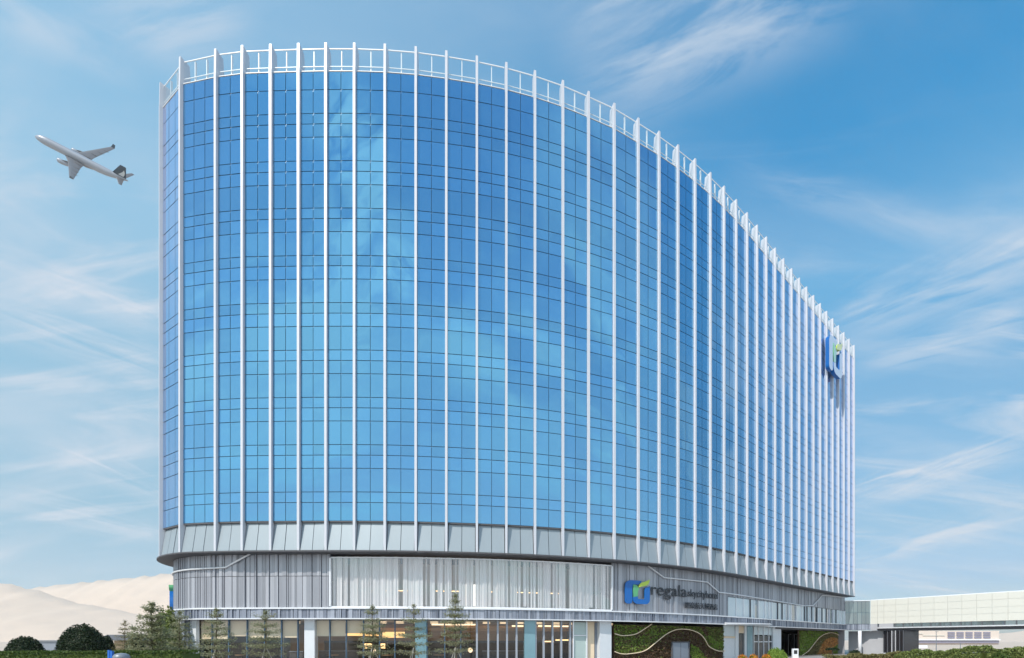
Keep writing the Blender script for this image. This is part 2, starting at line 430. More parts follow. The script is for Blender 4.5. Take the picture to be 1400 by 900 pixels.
def slab(m, s0, s1, z0, z1, o0, o1, step=0.6):
    n = max(1, int(math.ceil((s1-s0)/step)))
    for k in range(n):
        a = s0+(s1-s0)*k/n; b = s0+(s1-s0)*(k+1)/n
        m.hexa([C3(a, o1, z0), C3(b, o1, z0), C3(b, o0, z0), C3(a, o0, z0)], [C3(a, o1, z1), C3(b, o1, z1), C3(b, o0, z1), C3(a, o0, z1)])

ZT = Z_SK0-0.12
c0 = lambda z: (lambda s: z)
sA, sB, sC = U(452), U(836), U(995)
zseam = z_at(380, 788, OFF)
# left ribbed cladding, two lifts with a seam
m = MB(); strips(m, sL, sA, c0(Z_B1+0.06), c0(zseam-0.02), OFF, 0.09, 0.36, 0.10, 1); strips(m, sL, sA, c0(zseam+0.02), c0(ZT), OFF, 0.09, 0.36, 0.10, 1)
lc = m.build('ribbed_cladding', M['ribs'], hotel)
m = MB(); strips(m, sB, sC, c0(Z_B1+0.06), c0(ZT), OFF, 0.12, 0.40, 0.07, 2)
m.build('ribbed_cladding', M['ribs'], hotel)
ZW = 6.62                         # head of the strip windows on the right
m = MB(); strips(m, sC, S_END, c0(ZW+0.02), c0(ZT), OFF, 0.16, 0.45, 0.05, 3)
m.build('ribbed_cladding', M['ribs'], hotel)
m = MB()
sheet(m, sL, sA, Z_B1, ZT, OFF-0.06); sheet(m, sB, sC, Z_B1, ZT, OFF-0.06); sheet(m, sC, S_END, ZW, ZT, OFF-0.06)
m.build('joint_backing', M['gap'], hotel)
# projecting band over the ground floor
m = MB(); strips(m, sL, S_END+0.3, c0(Z_B0+0.09), c0(Z_B1-0.07), -0.80, 0.07, 0.30, 0.08, 4)
bd = m.build('ribbed_band', M['bandribs'], hotel)
for z0, z1 in ((Z_B0, Z_B0+0.08), (Z_B1-0.06, Z_B1+0.05)):
    m = MB(); slab(m, sL, S_END+0.3, z0, z1, -1.3, -0.66); m.build('edge_trim', M['trim'], bd)
m = MB(); sheet(m, sL, S_END+0.3, Z_B0+0.08, Z_B1-0.06, -0.86); m.build('joint_backing', M['gap'], bd)
# handrail-like trim lines
def trimline(pts, r=0.055, off=OFF+0.16):
    P = []
    for (u, v) in pts:
        s = s_at(u, off); P.append((s, z_at(u, v, off)))
    out = []
    for (s0, z0), (s1, z1) in zip(P, P[1:]):
        n = max(2, int(abs(s1-s0)/0.5))
        for k in range(n): out.append(C3(s0+(s1-s0)*k/n, off, z0+(z1-z0)*k/n))
    out.append(C3(P[-1][0], off, P[-1][1]))
    return out
zt0 = z_at(270, 778, OFF+0.16); s0 = s_at(270, OFF+0.16)
left_tail = [C3(s0 - 9 + 9*k/18, OFF+0.16, zt0) for k in range(18)]
m = MB(); m.tube(left_tail + trimline([(270, 778), (308, 776), (342, 757.5)]), 0.075, 8)
m.build('trim_rail', M['trim'], hotel, True)
m = MB(); m.tube(trimline([(886, 774), (908, 790), (940, 793), (967, 796), (983, 810), (1000, 812), (1050, 820), (1100, 828.5), (1112, 828), (1124, 814), (1158, 817)]), 0.065, 8)
m.build('trim_rail', M['trim'], hotel, True)

# loft window wall with curtains (centre of the podium)
npan = 22
for k in range(npan):
    a = sA + (sB-sA)*k/npan; b = sA + (sB-sA)*(k+1)/npan
    g = MB(); g.quad(C3(a+0.012, OFF-0.02, Z_B1+0.16), C3(b-0.012, OFF-0.02, Z_B1+0.16), C3(b-0.012, OFF-0.02, ZT-0.28), C3(a+0.012, OFF-0.02, ZT-0.28))
    wo = g.build('loft_window', M['loft'], hotel)
    r = random.Random(50+k); cm = MB(); s = a
    while s < b-0.05:
        w = r.uniform(0.10, 0.42); e = min(s+w, b)
        if r.random() < 0.93:
            o = OFF-0.22-r.uniform(0, 0.2); n = 4; zlo = Z_B1+0.06+ (r.uniform(0, 0.25) if r.random() < 0.3 else 0)
            for q in range(n):
                x0 = s+(e-s)*q/n; x1 = s+(e-s)*(q+1)/n
                h0 = 0.05*math.sin(q*2.1+k); h1 = 0.05*math.sin((q+1)*2.1+k)
                cm.quad(C3(x0, o+h0, zlo), C3(x1, o+h1, zlo), C3(x1, o+h1, ZT-0.12), C3(x0, o+h0, ZT-0.12))
        s = e + (r.uniform(0.02, 0.2) if r.random() < 0.25 else 0)
    cm.build('curtain', M['curtain'], wo)
m = MB(); slab(m, sA, sB, ZT-0.28, ZT-0.19, OFF-0.1, OFF+0.03); slab(m, sA, sB, Z_B1+0.06, Z_B1+0.15, OFF-0.12, OFF+0.05)
for e in (sA, sB): slab(m, e-0.06, e+0.06, Z_B1+0.155, ZT-0.285, OFF-0.1, OFF+0.12)
m.build('loft_frame', M['trim'], hotel)
m = MB(); sheet(m, sA-1, sB+1, Z_B1-0.3, ZT, OFF-5.0); m.build('loft_room_wall', M['lightwall'], hotel)
m = MB(); slab(m, sL, S_END, Z_B0+0.4, Z_B0+0.55, OFF-8.5, OFF-0.4, 2.0); m.build('floor_slab', M['lightwall'], hotel)
zl = z_at(560, 808, OFF-2.0)
for (ua, ub) in ((500, 512), (518, 536), (543, 574), (596, 610), (613, 630), (660, 692), (703, 716), (722, 735), (750, 770)):
    m = MB(); slab(m, s_at(ua, OFF-2), s_at(ub, OFF-2), zl-0.03, zl+0.04, OFF-2.05, OFF-1.95); m.build('linear_lamp', M['warm'], hotel)
m = MB(); slab(m, s_at(634, OFF-1.6), s_at(652, OFF-1.6), z_at(640, 829, OFF-1.6), z_at(640, 799, OFF-1.6), OFF-1.65, OFF-1.6); m.build('lit_panel', lamp_mat('lit_panel_lamp', (1.0, 0.93, 0.82), 1.0), hotel)

# strip windows on the right of the podium
s = sC + 0.05; r = random.Random(11); k = 0
wseg = []
while s < S_END-0.3:
    w = r.choice([0.8, 1.0, 1.25, 1.6]); e = min(s+w, S_END); wseg.append((s, e)); s = e
for k, (a, b) in enumerate(wseg):
    pale = r.random() < 0.66
    g = MB(); g.quad(C3(a+0.05, OFF-0.03, Z_B1+0.06), C3(b-0.05, OFF-0.03, Z_B1+0.06), C3(b-0.05, OFF-0.03, ZW-0.03), C3(a+0.05, OFF-0.03, ZW-0.03))
    wo = g.build('strip_window', M['milk'] if pale else M['greyglass'], hotel)
    f = MB(); slab(f, b-0.05, b+0.05, Z_B1+0.06, ZW-0.02, OFF-0.06, OFF+0.10); f.build('window_post', M['trim'] if r.random() < 0.6 else M['gap'], wo)

# ground floor -------------------------------------------------------
OG = -1.55
G = lambda u: s_at(u, OG)
fz0, fz1 = 0.12, Z_B0-0.01
m = MB(); slab(m, sL, S_END, 0.0, 0.12, -12, -1.0, 2.0); m.build('plinth', M['floorint'], hotel)
m = MB(); slab(m, G(236)-3, G(838), Z_B0-0.09, Z_B0-0.01, -11, -1.72, 2.0); m.build('ground_floor_ceiling', M['ceilint'], hotel)
m = MB(); sheet(m, G(300), G(838), 0.12, Z_B0, -10.0, 1.5); m.build('rear_room_wall', M['wood'], hotel)
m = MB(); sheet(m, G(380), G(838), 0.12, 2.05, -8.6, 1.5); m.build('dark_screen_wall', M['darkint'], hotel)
# left end: dark louvred cladding between slim pillars
m = MB(); strips(m, sL, G(268), c0(0.12), c0(Z_B0), OG, 0.10, 0.5, 0.10, 8); m.build('end_cladding', M['bandribs'], hotel)
m = MB(); sheet(m, sL, G(268), 0.12, Z_B0, OG-0.07); m.build('joint_backing', M['gap'], hotel)
def column(u0, u1, off, mat, name='column', depth=0.5, z1=None):
    a, b = s_at(u0, off), s_at(u1, off); z1 = z1 or Z_B0-0.005
    mm = MB(); mm.hexa([C3(a, off, 0.12), C3(b, off, 0.12), C3(b, off-depth, 0.12), C3(a, off-depth, 0.12)],
                       [C3(a, off, z1), C3(b, off, z1), C3(b, off-depth, z1), C3(a, off-depth, z1)])
    return mm.build(name, mat, hotel)
column(247, 252, -1.3, M['greydoor'], depth=0.25); column(262, 268, -1.3, M['stone'], depth=0.25)
column(416, 430, -1.35, M['stone']); column(567, 583, -1.45, M['tealcol']); column(717, 732, -1.35, M['tealcol'])
column(820, 836, -1.2, M['stone'], depth=0.7)
column(813, 819.4, -1.75, M['greydoor']); column(803.5, 812.5, -1.7, M['cream'])
mull = [268, 290, 313, 338, 362, 385, 407.5, 416, None, 430, 451, 473.5, 497, 519, 540, 567, None, 584, 608, 630, 652, 667.5, 680.5, 693, 706, 717, None, 732, 743, 755, 767, 779, 783]
for u0, u1 in zip(mull, mull[1:]):
    if u0 is None or u1 is None: continue
    a, b = G(u0), G(u1)
    g = MB(); g.quad(C3(a+0.04, OG, fz0+0.06), C3(b-0.04, OG, fz0+0.06), C3(b-0.04, OG, fz1-0.05), C3(a+0.04, OG, fz1-0.05))
    wo = g.build('shop_window', M['shop'], hotel)
    heavy = 650 < u0 < 780
    f = MB(); slab(f, a-(0.075 if heavy else 0.035), a+(0.075 if heavy else 0.035), fz0, fz1, OG-0.12, OG+(0.14 if heavy else 0.05))
    f.build('mullion', M['mullgrey'] if heavy else M['frame'], wo)
# pale green framed panel
a, b = G(784), G(801)
m = MB(); slab(m, a, b, 0.2, 2.45, OG-0.03, OG); slab(m, a, b, 2.55, 3.62, OG-0.03, OG); gp = m.build('framed_panel', M['greenpane'], hotel)
f = MB(); slab(f, a-0.10, a, 0.12, 3.69, OG-0.1, OG+0.12); slab(f, b, b+0.10, 0.12, 3.69, OG-0.1, OG+0.12); slab(f, a, b, 2.46, 2.54, OG-0.06, OG+0.06)
f.build('panel_frame', M['trim'], gp)
# cream panels behind the left windows, timber pelmets, lamps
for (u0, u1, v) in ((340, 406, 872), (433, 472, 870), (475, 520, 866), (275, 311, 874), (315, 337, 870)):
    a, b = s_at(u0, -1.72), s_at(u1, -1.72)
    m = MB(); slab(m, a, b, z_at((u0+u1)/2, v, -1.72), Z_B0-0.1, -1.76, -1.72); m.build('cream_panel', M['cream'], hotel)
for (u0, u1, v0, v1, off, mt) in ((440, 520, 866, 869.5, -4.5, 'warmsoft'), (523, 553, 872, 864, -4.0, 'warmsoft'), (496, 508, 887, 880, -3.4, 'warm'), (520, 526, 887, 880, -3.4, 'warm'), (700, 716, 857, 855, -6, 'wash'), (736, 778, 857, 855, -6, 'wash'), (590, 650, 855, 853, -6, 'wash'), (600, 700, 862, 860.5, -8, 'wash'), (760, 778, 876, 874.5, -4, 'warm'), (744, 757, 878, 876.5, -4, 'warm')):
    a, b = s_at(u0, off), s_at(u1, off); za, zb = sorted((z_at(u0, v0, off), z_at(u0, v1, off)))
    m = MB(); slab(m, a, b, za, zb, off-0.1, off); m.build('lamp_strip', M[mt], hotel)
for u in range(300, 830, 24):  # added glowing panels that brighten the ground-floor rooms
    for off in (-3.2, -6.0):
        a, b = s_at(u, off), s_at(u+10, off); m = MB(); slab(m, a, b, Z_B0-0.115, Z_B0-0.092, off-0.5, off); m.build('ceiling_fill_panel', M['wash'], hotel)
m = MB(); slab(m, G(430), G(838), 2.9, 3.15, -5.2, -4.9, 1.5); slab(m, G(590), G(838), 3.2, 3.4, -7.0, -6.7, 1.5); m.build('timber_beam', M['wood'], hotel)

# entrance bay and recess on the right
OE = -1.6
E_ = lambda u: s_at(u, OE)
def panel(u0, u1, z0, z1, mat, name, off=OE, th=0.06):
    mm = MB(); slab(mm, s_at(u0, off)+0.01, s_at(u1, off)-0.01, z0, z1, off-th, off, 0.8); return mm.build(name, mat, hotel)
panel(989, 1006, 2.55, fz1, M['milk'], 'entrance_window'); panel(989, 1006, 2.35, 2.53, M['cream'], 'window_sill', OE+0.06, 0.14)
panel(989, 1006, 0.12, 2.33, M['stone'], 'entrance_wall')
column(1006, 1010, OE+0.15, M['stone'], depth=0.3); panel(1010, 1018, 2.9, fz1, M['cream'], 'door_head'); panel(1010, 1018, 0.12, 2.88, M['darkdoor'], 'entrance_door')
column(1018.5, 1021, OE+0.15, M['stone'], depth=0.3); column(1021.5, 1029, OE+0.1, M['tealcol'], depth=0.3)
for (u0, u1) in ((1030, 1036), (1036.5, 1043), (1043.5, 1050), (1050.5, 1056)):
    w_ = panel(u0, u1, 2.75, fz1, M['milk'], 'transom_window'); d_ = panel(u0, u1, 0.12, 2.65, M['darkdoor'], 'entrance_door')
    f = MB(); slab(f, E_(u0)-0.07, E_(u0)+0.03, 0.12, fz1, OE-0.08, OE+0.10); slab(f, E_(u0)+0.05, E_(u1)-0.05, 1.9, 2.0, OE-0.05, OE+0.05); f.build('door_frame', M['trim'], d_)
column(1057, 1068, OE+0.2, M['stone'], depth=0.6)
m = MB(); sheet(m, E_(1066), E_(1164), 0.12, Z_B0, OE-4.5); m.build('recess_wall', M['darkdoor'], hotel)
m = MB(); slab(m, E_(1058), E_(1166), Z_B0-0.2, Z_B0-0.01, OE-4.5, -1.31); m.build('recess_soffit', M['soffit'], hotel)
for u in (1078, 1086, 1092):
    m = MB(); m.tube([C3(s_at(u, OE-3), OE-3, 0.12), C3(s_at(u, OE-3), OE-3, 3.0), C3(s_at(u, OE-3)+0.8, OE-3, 3.0)], 0.05, 6); m.build('door_handle_rail', M['trim'], hotel)
# entrance canopy: thin wing that rises out from the band
m = MB(); a, b = s_at(996, -0.2), s_at(1058, -0.2); n = 14
for k in range(n):
    x0 = a+(b-a)*k/n; x1 = a+(b-a)*(k+1)/n
    p = lambda x: 1.5*math.sin(PI*min(1, max(0.02, (x-a)/(b-a))))**0.7
    zz = lambda x: Z_B0+0.02 + 0.16*((x-a)/(b-a))
    m.hexa([C3(x0, -0.6+p(x0), zz(x0)), C3(x1, -0.6+p(x1), zz(x1)), C3(x1, -0.64, zz(x1)-0.1), C3(x0, -0.64, zz(x0)-0.1)],
           [C3(x0, -0.6+p(x0), zz(x0)+0.07), C3(x1, -0.6+p(x1), zz(x1)+0.07), C3(x1, -0.64, zz(x1)+0.2), C3(x0, -0.64, zz(x0)+0.2)])
m.build('entrance_canopy', M['trim'], hotel)
# right end of the podium
pe = CP(S_END, OFF); ne = CNn(SMAX-0.5)
m = MB(); be = pe - ne*14
m.quad(P3(pe, 0), P3(be, 0), P3(be, ZT), P3(pe, ZT)); m.build('podium_end_wall', M['ribs'], hotel)
ql = CP(sL, OFF); m = MB(); m.quad(P3(ql, 0), P3(be, 0), P3(be, ZT), P3(ql, ZT)); m.build('podium_rear_wall', M['concrete'], hotel)

# ------------------------------------------------------------------ signs
def flat_shape(polys, depth):
    """extruded 2D outlines (holes allowed) -> mesh"""
    cu = bpy.data.curves.new('outline', 'CURVE'); cu.dimensions = '2D'; cu.fill_mode = 'BOTH'; cu.extrude = depth/2
    for pts in polys:
        sp = cu.splines.new('POLY'); sp.points.add(len(pts)-1); sp.use_cyclic_u = True
        for p, (x, y) in zip(sp.points, pts): p.co = (x, y, 0, 1)
    return curve_mesh(cu)
def text_mesh(body, size, depth, bold=0.0):
    cu = bpy.data.curves.new('text', 'FONT'); cu.body = body; cu.size = size; cu.extrude = depth/2; cu.offset = bold; cu.resolution_u = 3
    return curve_mesh(cu)
def curve_mesh(cu):
    o = bpy.data.objects.new('tmp', cu); COL.objects.link(o)
    dg = bpy.context.evaluated_depsgraph_get(); dg.update()
    me = bpy.data.meshes.new_from_object(o.evaluated_get(dg)); bpy.data.objects.remove(o); bpy.data.curves.remove(cu)
    return me
def arc(cx, cy, r, a0, a1, n=7):
    return [(cx + r*math.cos(math.radians(a0+(a1-a0)*k/n)), cy + r*math.sin(math.radians(a0+(a1-a0)*k/n))) for k in range(n+1)]
SH_N = [arc(.24, .76, .24, 90, 180) + arc(.11, .11, .11, 180, 270) + arc(.17, .11, .11, 270, 360) + [(.28, .66)] + arc(.42, .70, .13, 180, 95) + [(.62, .83), (.66, 1.0)]]
SH_U = [arc(.50, .20, .20, 180, 270) + arc(.80, .20, .20, 270, 360) + [(1.0, .80), (.79, .70)] + arc(.73, .27, .06, 0, -90) + arc(.55, .27, .06, 270, 180) + [(.49, .32), (.30, .28)]]
SH_G = [[(.31, .29), (.49, .33), (.50, .56), (.56, .66), (.50, .74), (.44, .80), (.31, .82)]]
SH_L = [[(.50, .70), (.55, .84), (.64, .92), (.78, .97), (.98, 1.07), (.95, .93), (.88, .83), (.76, .78), (.62, .75)]]
def map_curve(me, fx, w, h, s0, z0, off, shear=0.0):
    for v in me.vertices:
        x, y, z = v.co
        v.co = C3(s0 + x*w + fx, off + z, z0 + y*h)
    me.update(); return me
def put(me, name, mat, parent):
    me.materials.clear(); me.materials.append(mat); return link(name, me, parent)
def emblem(name, label, s0, z0, w, h, off, depth, rim=False):
    p = CP(s0, off); t = thing(name, label, 'logo sign', (p.x, p.y, z0))
    for nm, sh, mt, d, o in (('blue_arch', SH_N, 'blue', depth, 0), ('blue_bowl', SH_U, 'blue', depth, 0.06), ('green_stroke', SH_G, 'green', depth, 0.06), ('lime_leaf', SH_L, 'lime', depth*1.05, 0.12)):
        me = flat_shape(sh, d); side = [abs(p_.normal.z) < 0.5 for p_ in me.polygons]
        map_curve(me, 0, w, h, s0, z0, off+o); put(me, nm, M[mt], t)
        if rim:
            me.materials.append({'blue': M['facepale'], 'green': M['facegreen'], 'lime': M['facelime']}[mt])   # fronts coloured pale for grazing sky sheen, returns keep the sign colours
            for p_, sd_ in zip(me.polygons, side): p_.material_index = 0 if sd_ else 1
    return t
# podium sign
so = OFF + 0.22
sE = s_at(854.5, so); wE = s_at(887.5, so) - sE; zE = z_at(860, 825.5, so)
emb = emblem('emblem_sign', 'blue and green rounded emblem on the ribbed podium wall left of dark lettering', sE, zE, wE, 2.05, so, 0.10)
def lettering(body, u0, u1, v_base, v_cap, name, label, bold=0.0, sc_h=None):
    so2 = OFF + 0.17
    a, b = s_at(u0, so2), s_at(u1, so2); z = z_at(u0, v_base, so2)
    me = text_mesh(body, 1.0, 0.06, bold)
    xs = [v.co.x for v in me.vertices]; ys = [v.co.y for v in me.vertices]
    x0, x1, y1 = min(xs), max(xs), max(ys)
    zt = z_at(u0, v_cap, so2)
    for v in me.vertices: v.co.x = (v.co.x - x0)/(x1-x0)
    p = CP(a, so2)
    map_curve(me, 0, b-a, (zt-z)/y1, a, z, so2)
    return me
let = thing('name_sign', 'dark raised hotel name lettering in two lines on the ribbed podium wall', 'sign', tuple(C3(U(890), so, zE)))
put(lettering('regala', 890, 939, 813.2, 797, 'hotel_name', None, 0.0), 'name_lettering', M['letter'], let)
put(lettering('skycityhotel', 940.5, 981, 815.5, 805.5, 'hotel_name', None, 0.0), 'small_lettering', M['letter'], let)
put(lettering('麗豪航天城酒店', 936.5, 981, 830.8, 822.8, 'hotel_name', None, 0.0), 'chinese_lettering', M['letter'], let)
# tower-top sign
sT0, sT1 = s_at(1134.5, 0.8), s_at(1151.5, 0.8)
emblem('emblem_sign', 'large blue emblem hung high on the far right end of the glass tower', sT0, z_at(1134.5, 503, 0.8), sT1-sT0, z_at(1134.5, 454, 0.8)-z_at(1134.5, 503, 0.8), 0.48, 0.5, True)
# emblem on the left round end, seen edge-on
sS = s_at(239, OFF) - 4.2
left_sign = emblem('emblem_sign', 'narrow edge-on blue and green sign on the left round end of the podium', sS, 4.65, 2.1, 2.1, OFF+0.35, 0.3)
for c_ in left_sign.children:
    if c_.name.startswith('lime'): c_.data.materials[0] = M['green']

# ------------------------------------------------------------------ living walls
def living_wall(u0, u1, v0, off, label, classify, trims, n, seed, zlo=0.12):
    a, b = s_at(u0, off), s_at(u1, off); r = random.Random(seed)
    t = thing('living_wall', label, 'green wall', tuple(C3((a+b)/2, off, 0)))
    m = MB(); slab(m, a, b, zlo, Z_B0-0.21, off-0.25, off-0.10); m.build('backing_panel', M['leafB'], t)
    bins = {}
    for _ in range(n):
        s = r.uniform(a, b); z = r.uniform(zlo, Z_B0-0.25)
        p = C3(s, off, z); u = CX+F*p.x/p.y; v = HY-F*(z-EYE)/p.y
        c = classify(u, v)
        if c is None: continue
        q = C3(s, off + r.uniform(-0.09, 0.10), z)
        bins.setdefault(c, MB()).leaf(q, r.uniform(0.10, 0.20), 0, r)
    for c, mm in bins.items(): mm.build({'leafG': 'green_planting', 'leafB': 'dark_planting', 'leafR': 'rust_planting', 'leafM': 'mid_planting', 'leafO': 'olive_planting'}[c], M[c], t)
    for pts in trims:
        P = [C3(s_at(u, off), off+0.14, z_at(u, v, off)) for u, v in pts]
        m = MB(); m.tube(P, 0.045, 6); m.build('edge_strip', M['cream'], t, True)
    return t
def interp(pts, u):
    if u <= pts[0][0]: return pts[0][1]
    for (a, b), (c, d) in zip(pts, pts[1:]):
        if u <= c: 
            f = (u-a)/(c-a); f = f*f*(3-2*f) if False else f
            return b+(d-b)*f
    return pts[-1][1]
def smooth(pts, n=6):
    out = []
    for k in range(len(pts)-1):
        p0, p1, p2, p3 = pts[max(k-1, 0)], pts[k], pts[k+1], pts[min(k+2, len(pts)-1)]
        for j in range(n):
            t = j/n
            out.append(tuple(0.5*((2*p1[i]) + (-p0[i]+p2[i])*t + (2*p0[i]-5*p1[i]+4*p2[i]-p3[i])*t*t + (-p0[i]+3*p1[i]-3*p2[i]+p3[i])*t**3) for i in (0, 1)))
    out.append(pts[-1]); return out
k1 = smooth([(839, 866.5), (848, 869), (856, 869), (868, 867), (880, 860), (890, 853)])
k2 = smooth([(839, 891), (848, 894), (860, 894), (880, 890), (896, 878), (910, 867), (924, 861), (940, 861), (954, 866), (962, 874), (968, 884), (980, 890), (990, 890)])
k3 = smooth([(952, 854), (960, 862), (968, 874), (975, 884), (990, 888)])
k4 = smooth([(944, 881), (952, 884), (960, 892), (966, 900)])
def cls1(u, v):
    if 917.5 < u < 943 and v > 876.5: return None
    y1 = interp(k1, u) if u < 890 else 0; y2 = interp(k2, u)
    if u < 892 and v < y1: return 'leafG'
    if u < 905 and v < y1+7 and u > 868 and v < y2: return 'leafO'
    if u > 948 and v < interp(k3, u) and v < y2: return 'leafM' if v < interp(k3, u)-10 else ('leafB' if u < 968 else 'leafG')
    if v < y2: return 'leafM' if random.random() < 0.55 else 'leafG'
    if u > 944 and v > interp(k4, u): return 'leafG'
    return 'leafB' if random.random() < 0.93 else 'leafM'
lw1 = living_wall(840, 989, 851, -1.6, 'living wall of green and brown bands with pale wavy strips beside the white column', cls1, [k1, k2], 9000, 21)
a, b = s_at(918.5, -1.45), s_at(942, -1.45); zd = z_at(930, 877.5, -1.45)
m = MB(); slab(m, a+0.1, b-0.1, 0.12, zd-0.1, -1.48, -1.44); d_ = m.build('door', M['greydoor'], lw1)
m = MB(); slab(m, a, a+0.1, 0.12, zd, -1.6, -1.38); slab(m, b-0.1, b, 0.12, zd, -1.6, -1.38); slab(m, a+0.1, b-0.1, zd-0.1, zd, -1.6, -1.38); slab(m, (a+b)/2-0.02, (a+b)/2+0.02, 0.12, zd-0.1, -1.44, -1.425); m.build('door_frame', M['gap'], d_)
hill2 = smooth([(1094, 897), (1104, 890), (1112, 880), (1120, 871), (1130, 866), (1140, 866), (1150, 872), (1157, 884), (1163, 897)])
inner2 = smooth([(1118, 893), (1124, 880), (1132, 873), (1142, 872), (1150, 880), (1156, 893)])
core2 = smooth([(1136, 897), (1141, 884), (1147, 881), (1153, 886), (1157, 897)])
def cls2(u, v):
    if 1136 < u < 1157 and v > interp(core2, u): return 'leafG'
    if 1117 < u < 1157 and v > interp(inner2, u): return 'leafR'
    if v > interp(hill2, u): return 'leafO'
    return 'leafM' if u > 1148 else 'leafG'
living_wall(1093, 1163, 864, -1.9, 'living wall with a rust coloured planted arch at the right end of the podium', cls2, [hill2], 7000, 22)

# ------------------------------------------------------------------ footbridge and its link
bp0, bp1 = Vector((44.0, 77.0)), Vector((54.55, 62.5)); bd_ = (bp1-bp0).normalized(); bn = Vector((-bd_.y, bd_.x))
if bn.y < 0: bn = -bn
BZ0, BZ1, BZ2, BZ3 = 3.72, 4.02, 4.60, 8.15
br = thing('footbridge', 'covered white panelled footbridge running right from the hotel podium', 'footbridge', (bp0.x, bp0.y, 0))
def bbox(m, x0, x1, y0, y1, z0, z1):
    m.hexa([P3(bp0+bd_*x0+bn*y0, z0), P3(bp0+bd_*x1+bn*y0, z0), P3(bp0+bd_*x1+bn*y1, z0), P3(bp0+bd_*x0+bn*y1, z0)],
           [P3(bp0+bd_*x0+bn*y0, z1), P3(bp0+bd_*x1+bn*y0, z1), P3(bp0+bd_*x1+bn*y1, z1), P3(bp0+bd_*x0+bn*y1, z1)])
BL = (bp1-bp0).length; BW = 4.5
m = MB(); npn = 13; x = 0.0
xs = [0, 1.0, 1.9] + [1.9+(BL-1.9)*k/10 for k in range(1, 11)]
zr = [BZ2, BZ2+0.95, BZ2+1.75, BZ2+2.7, BZ3]
for x0, x1 in zip(xs, xs[1:]):
    for z0, z1 in zip(zr, zr[1:]): bbox(m, x0+0.012, x1-0.012, random.gauss(0, .003), 0.06, z0+0.01, z1-0.01)
m.build('side_panel', M['bridgewhite'], br)
m = MB(); bbox(m, 0, BL, 0.07, 0.12, BZ2, BZ3); m.build('panel_backing', M['milk'], br)
m = MB(); bbox(m, 0.0, BL+12, 0.1, BW, BZ3+0.005, BZ3+0.10); m.build('roof', M['rim'], br)
m = MB(); bbox(m, 0.05, BL+12, BW-0.1, BW, BZ2, BZ3); m.build('far_wall', M['bridgewhite'], br)
m = MB(); bbox(m, 1.0, BL+12, -0.25, BW, BZ1-0.12, BZ1+0.03); m.build('deck_edge', M['trim'], br)
m = MB(); bbox(m, 1.0, BL+12, 0.1, BW-0.1, BZ0-0.15, BZ1-0.125); m.build('deck', M['soffit'], br)
m = MB(); bbox(m, 0.0, 1.0, -0.15, BW, BZ0-0.1, BZ2-0.01); bbox(m, 1.3, 3.2, -0.18, 0.0, BZ1+0.035, BZ2-0.005); m.build('deck_end_panel', M['concrete'], br)
m = MB(); bbox(m, 3.2, BL+12, 0.05, 0.08, BZ1+0.035, BZ2-0.01); m.build('low_glazing', M['greyglass'], br)
for k in range(14):
    x = 3.3 + k*1.15
    m = MB(); bbox(m, x, x+0.10, -0.08, 0.045, BZ1+0.035, BZ2-0.01); m.build('bracket', M['gap'], br)
m = MB(); bbox(m, BL+0.02, BL+3.0, 0.0, 0.05, BZ2, BZ3); gj = m.build('glazed_joint', M['greyglass'], br)
m = MB(); bbox(m, BL+3.02, BL+12, 0.0, 0.06, BZ2, BZ3); m.build('side_panel', M['bridgewhite'], br)
for x in (BL+0.0, BL+1.0, BL+2.0, BL+3.0):
    m = MB(); bbox(m, x-0.04, x+0.04, -0.05, -0.003, BZ2, BZ3); m.build('joint_post', M['trim'], gj)
# glazed link
lk = thing('glazed_link', 'grey glazed link block between the podium end and the white footbridge', 'building', (pe.x, pe.y, 0))
la = pe + Vector((0.05, 0.0)); lb = bp0 - bd_*0.05; ld = (lb-la).normalized(); ln = Vector((ld.y, -ld.x)); LL = (lb-la).length
def lbox(m, x0, x1, o0, o1, z0, z1):
    m.hexa([P3(la+ld*x0+ln*o1, z0), P3(la+ld*x1+ln*o1, z0), P3(la+ld*x1+ln*o0, z0), P3(la+ld*x0+ln*o0, z0)],
           [P3(la+ld*x0+ln*o1, z1), P3(la+ld*x1+ln*o1, z1), P3(la+ld*x1+ln*o0, z1), P3(la+ld*x0+ln*o0, z1)])
m = MB(); r = random.Random(5)
for k in range(6):
    x0 = LL*k/6; x1 = LL*(k+1)/6
    lbox(m, x0+0.02, x1-0.02, -0.05, 0, 4.62, 6.3); lbox(m, x0+0.02, x1-0.02, -0.05, 0, 6.34, 8.05)
m.build('glazing', M['greyglass'], lk)
m = MB(); lbox(m, 0, LL, -4, -0.06, 4.6, 8.06); m.build('inner_frame', M['frame'], lk)
m = MB(); lbox(m, 0, LL, -4, 0.1, 8.065, 8.2); m.build('roof', M['trim'], lk)
m = MB()
for k in range(14): lbox(m, LL*k/14+0.012, LL*(k+1)/14-0.012, -0.05, 0.15+0.05*(k % 2), Z_B0+0.02, 4.55)
m.build('ribbed_band', M['bandribs'], lk)
m = MB(); lbox(m, 0, LL, -4, -0.06, Z_B0+0.05, 4.59); m.build('floor', M['gap'], lk)
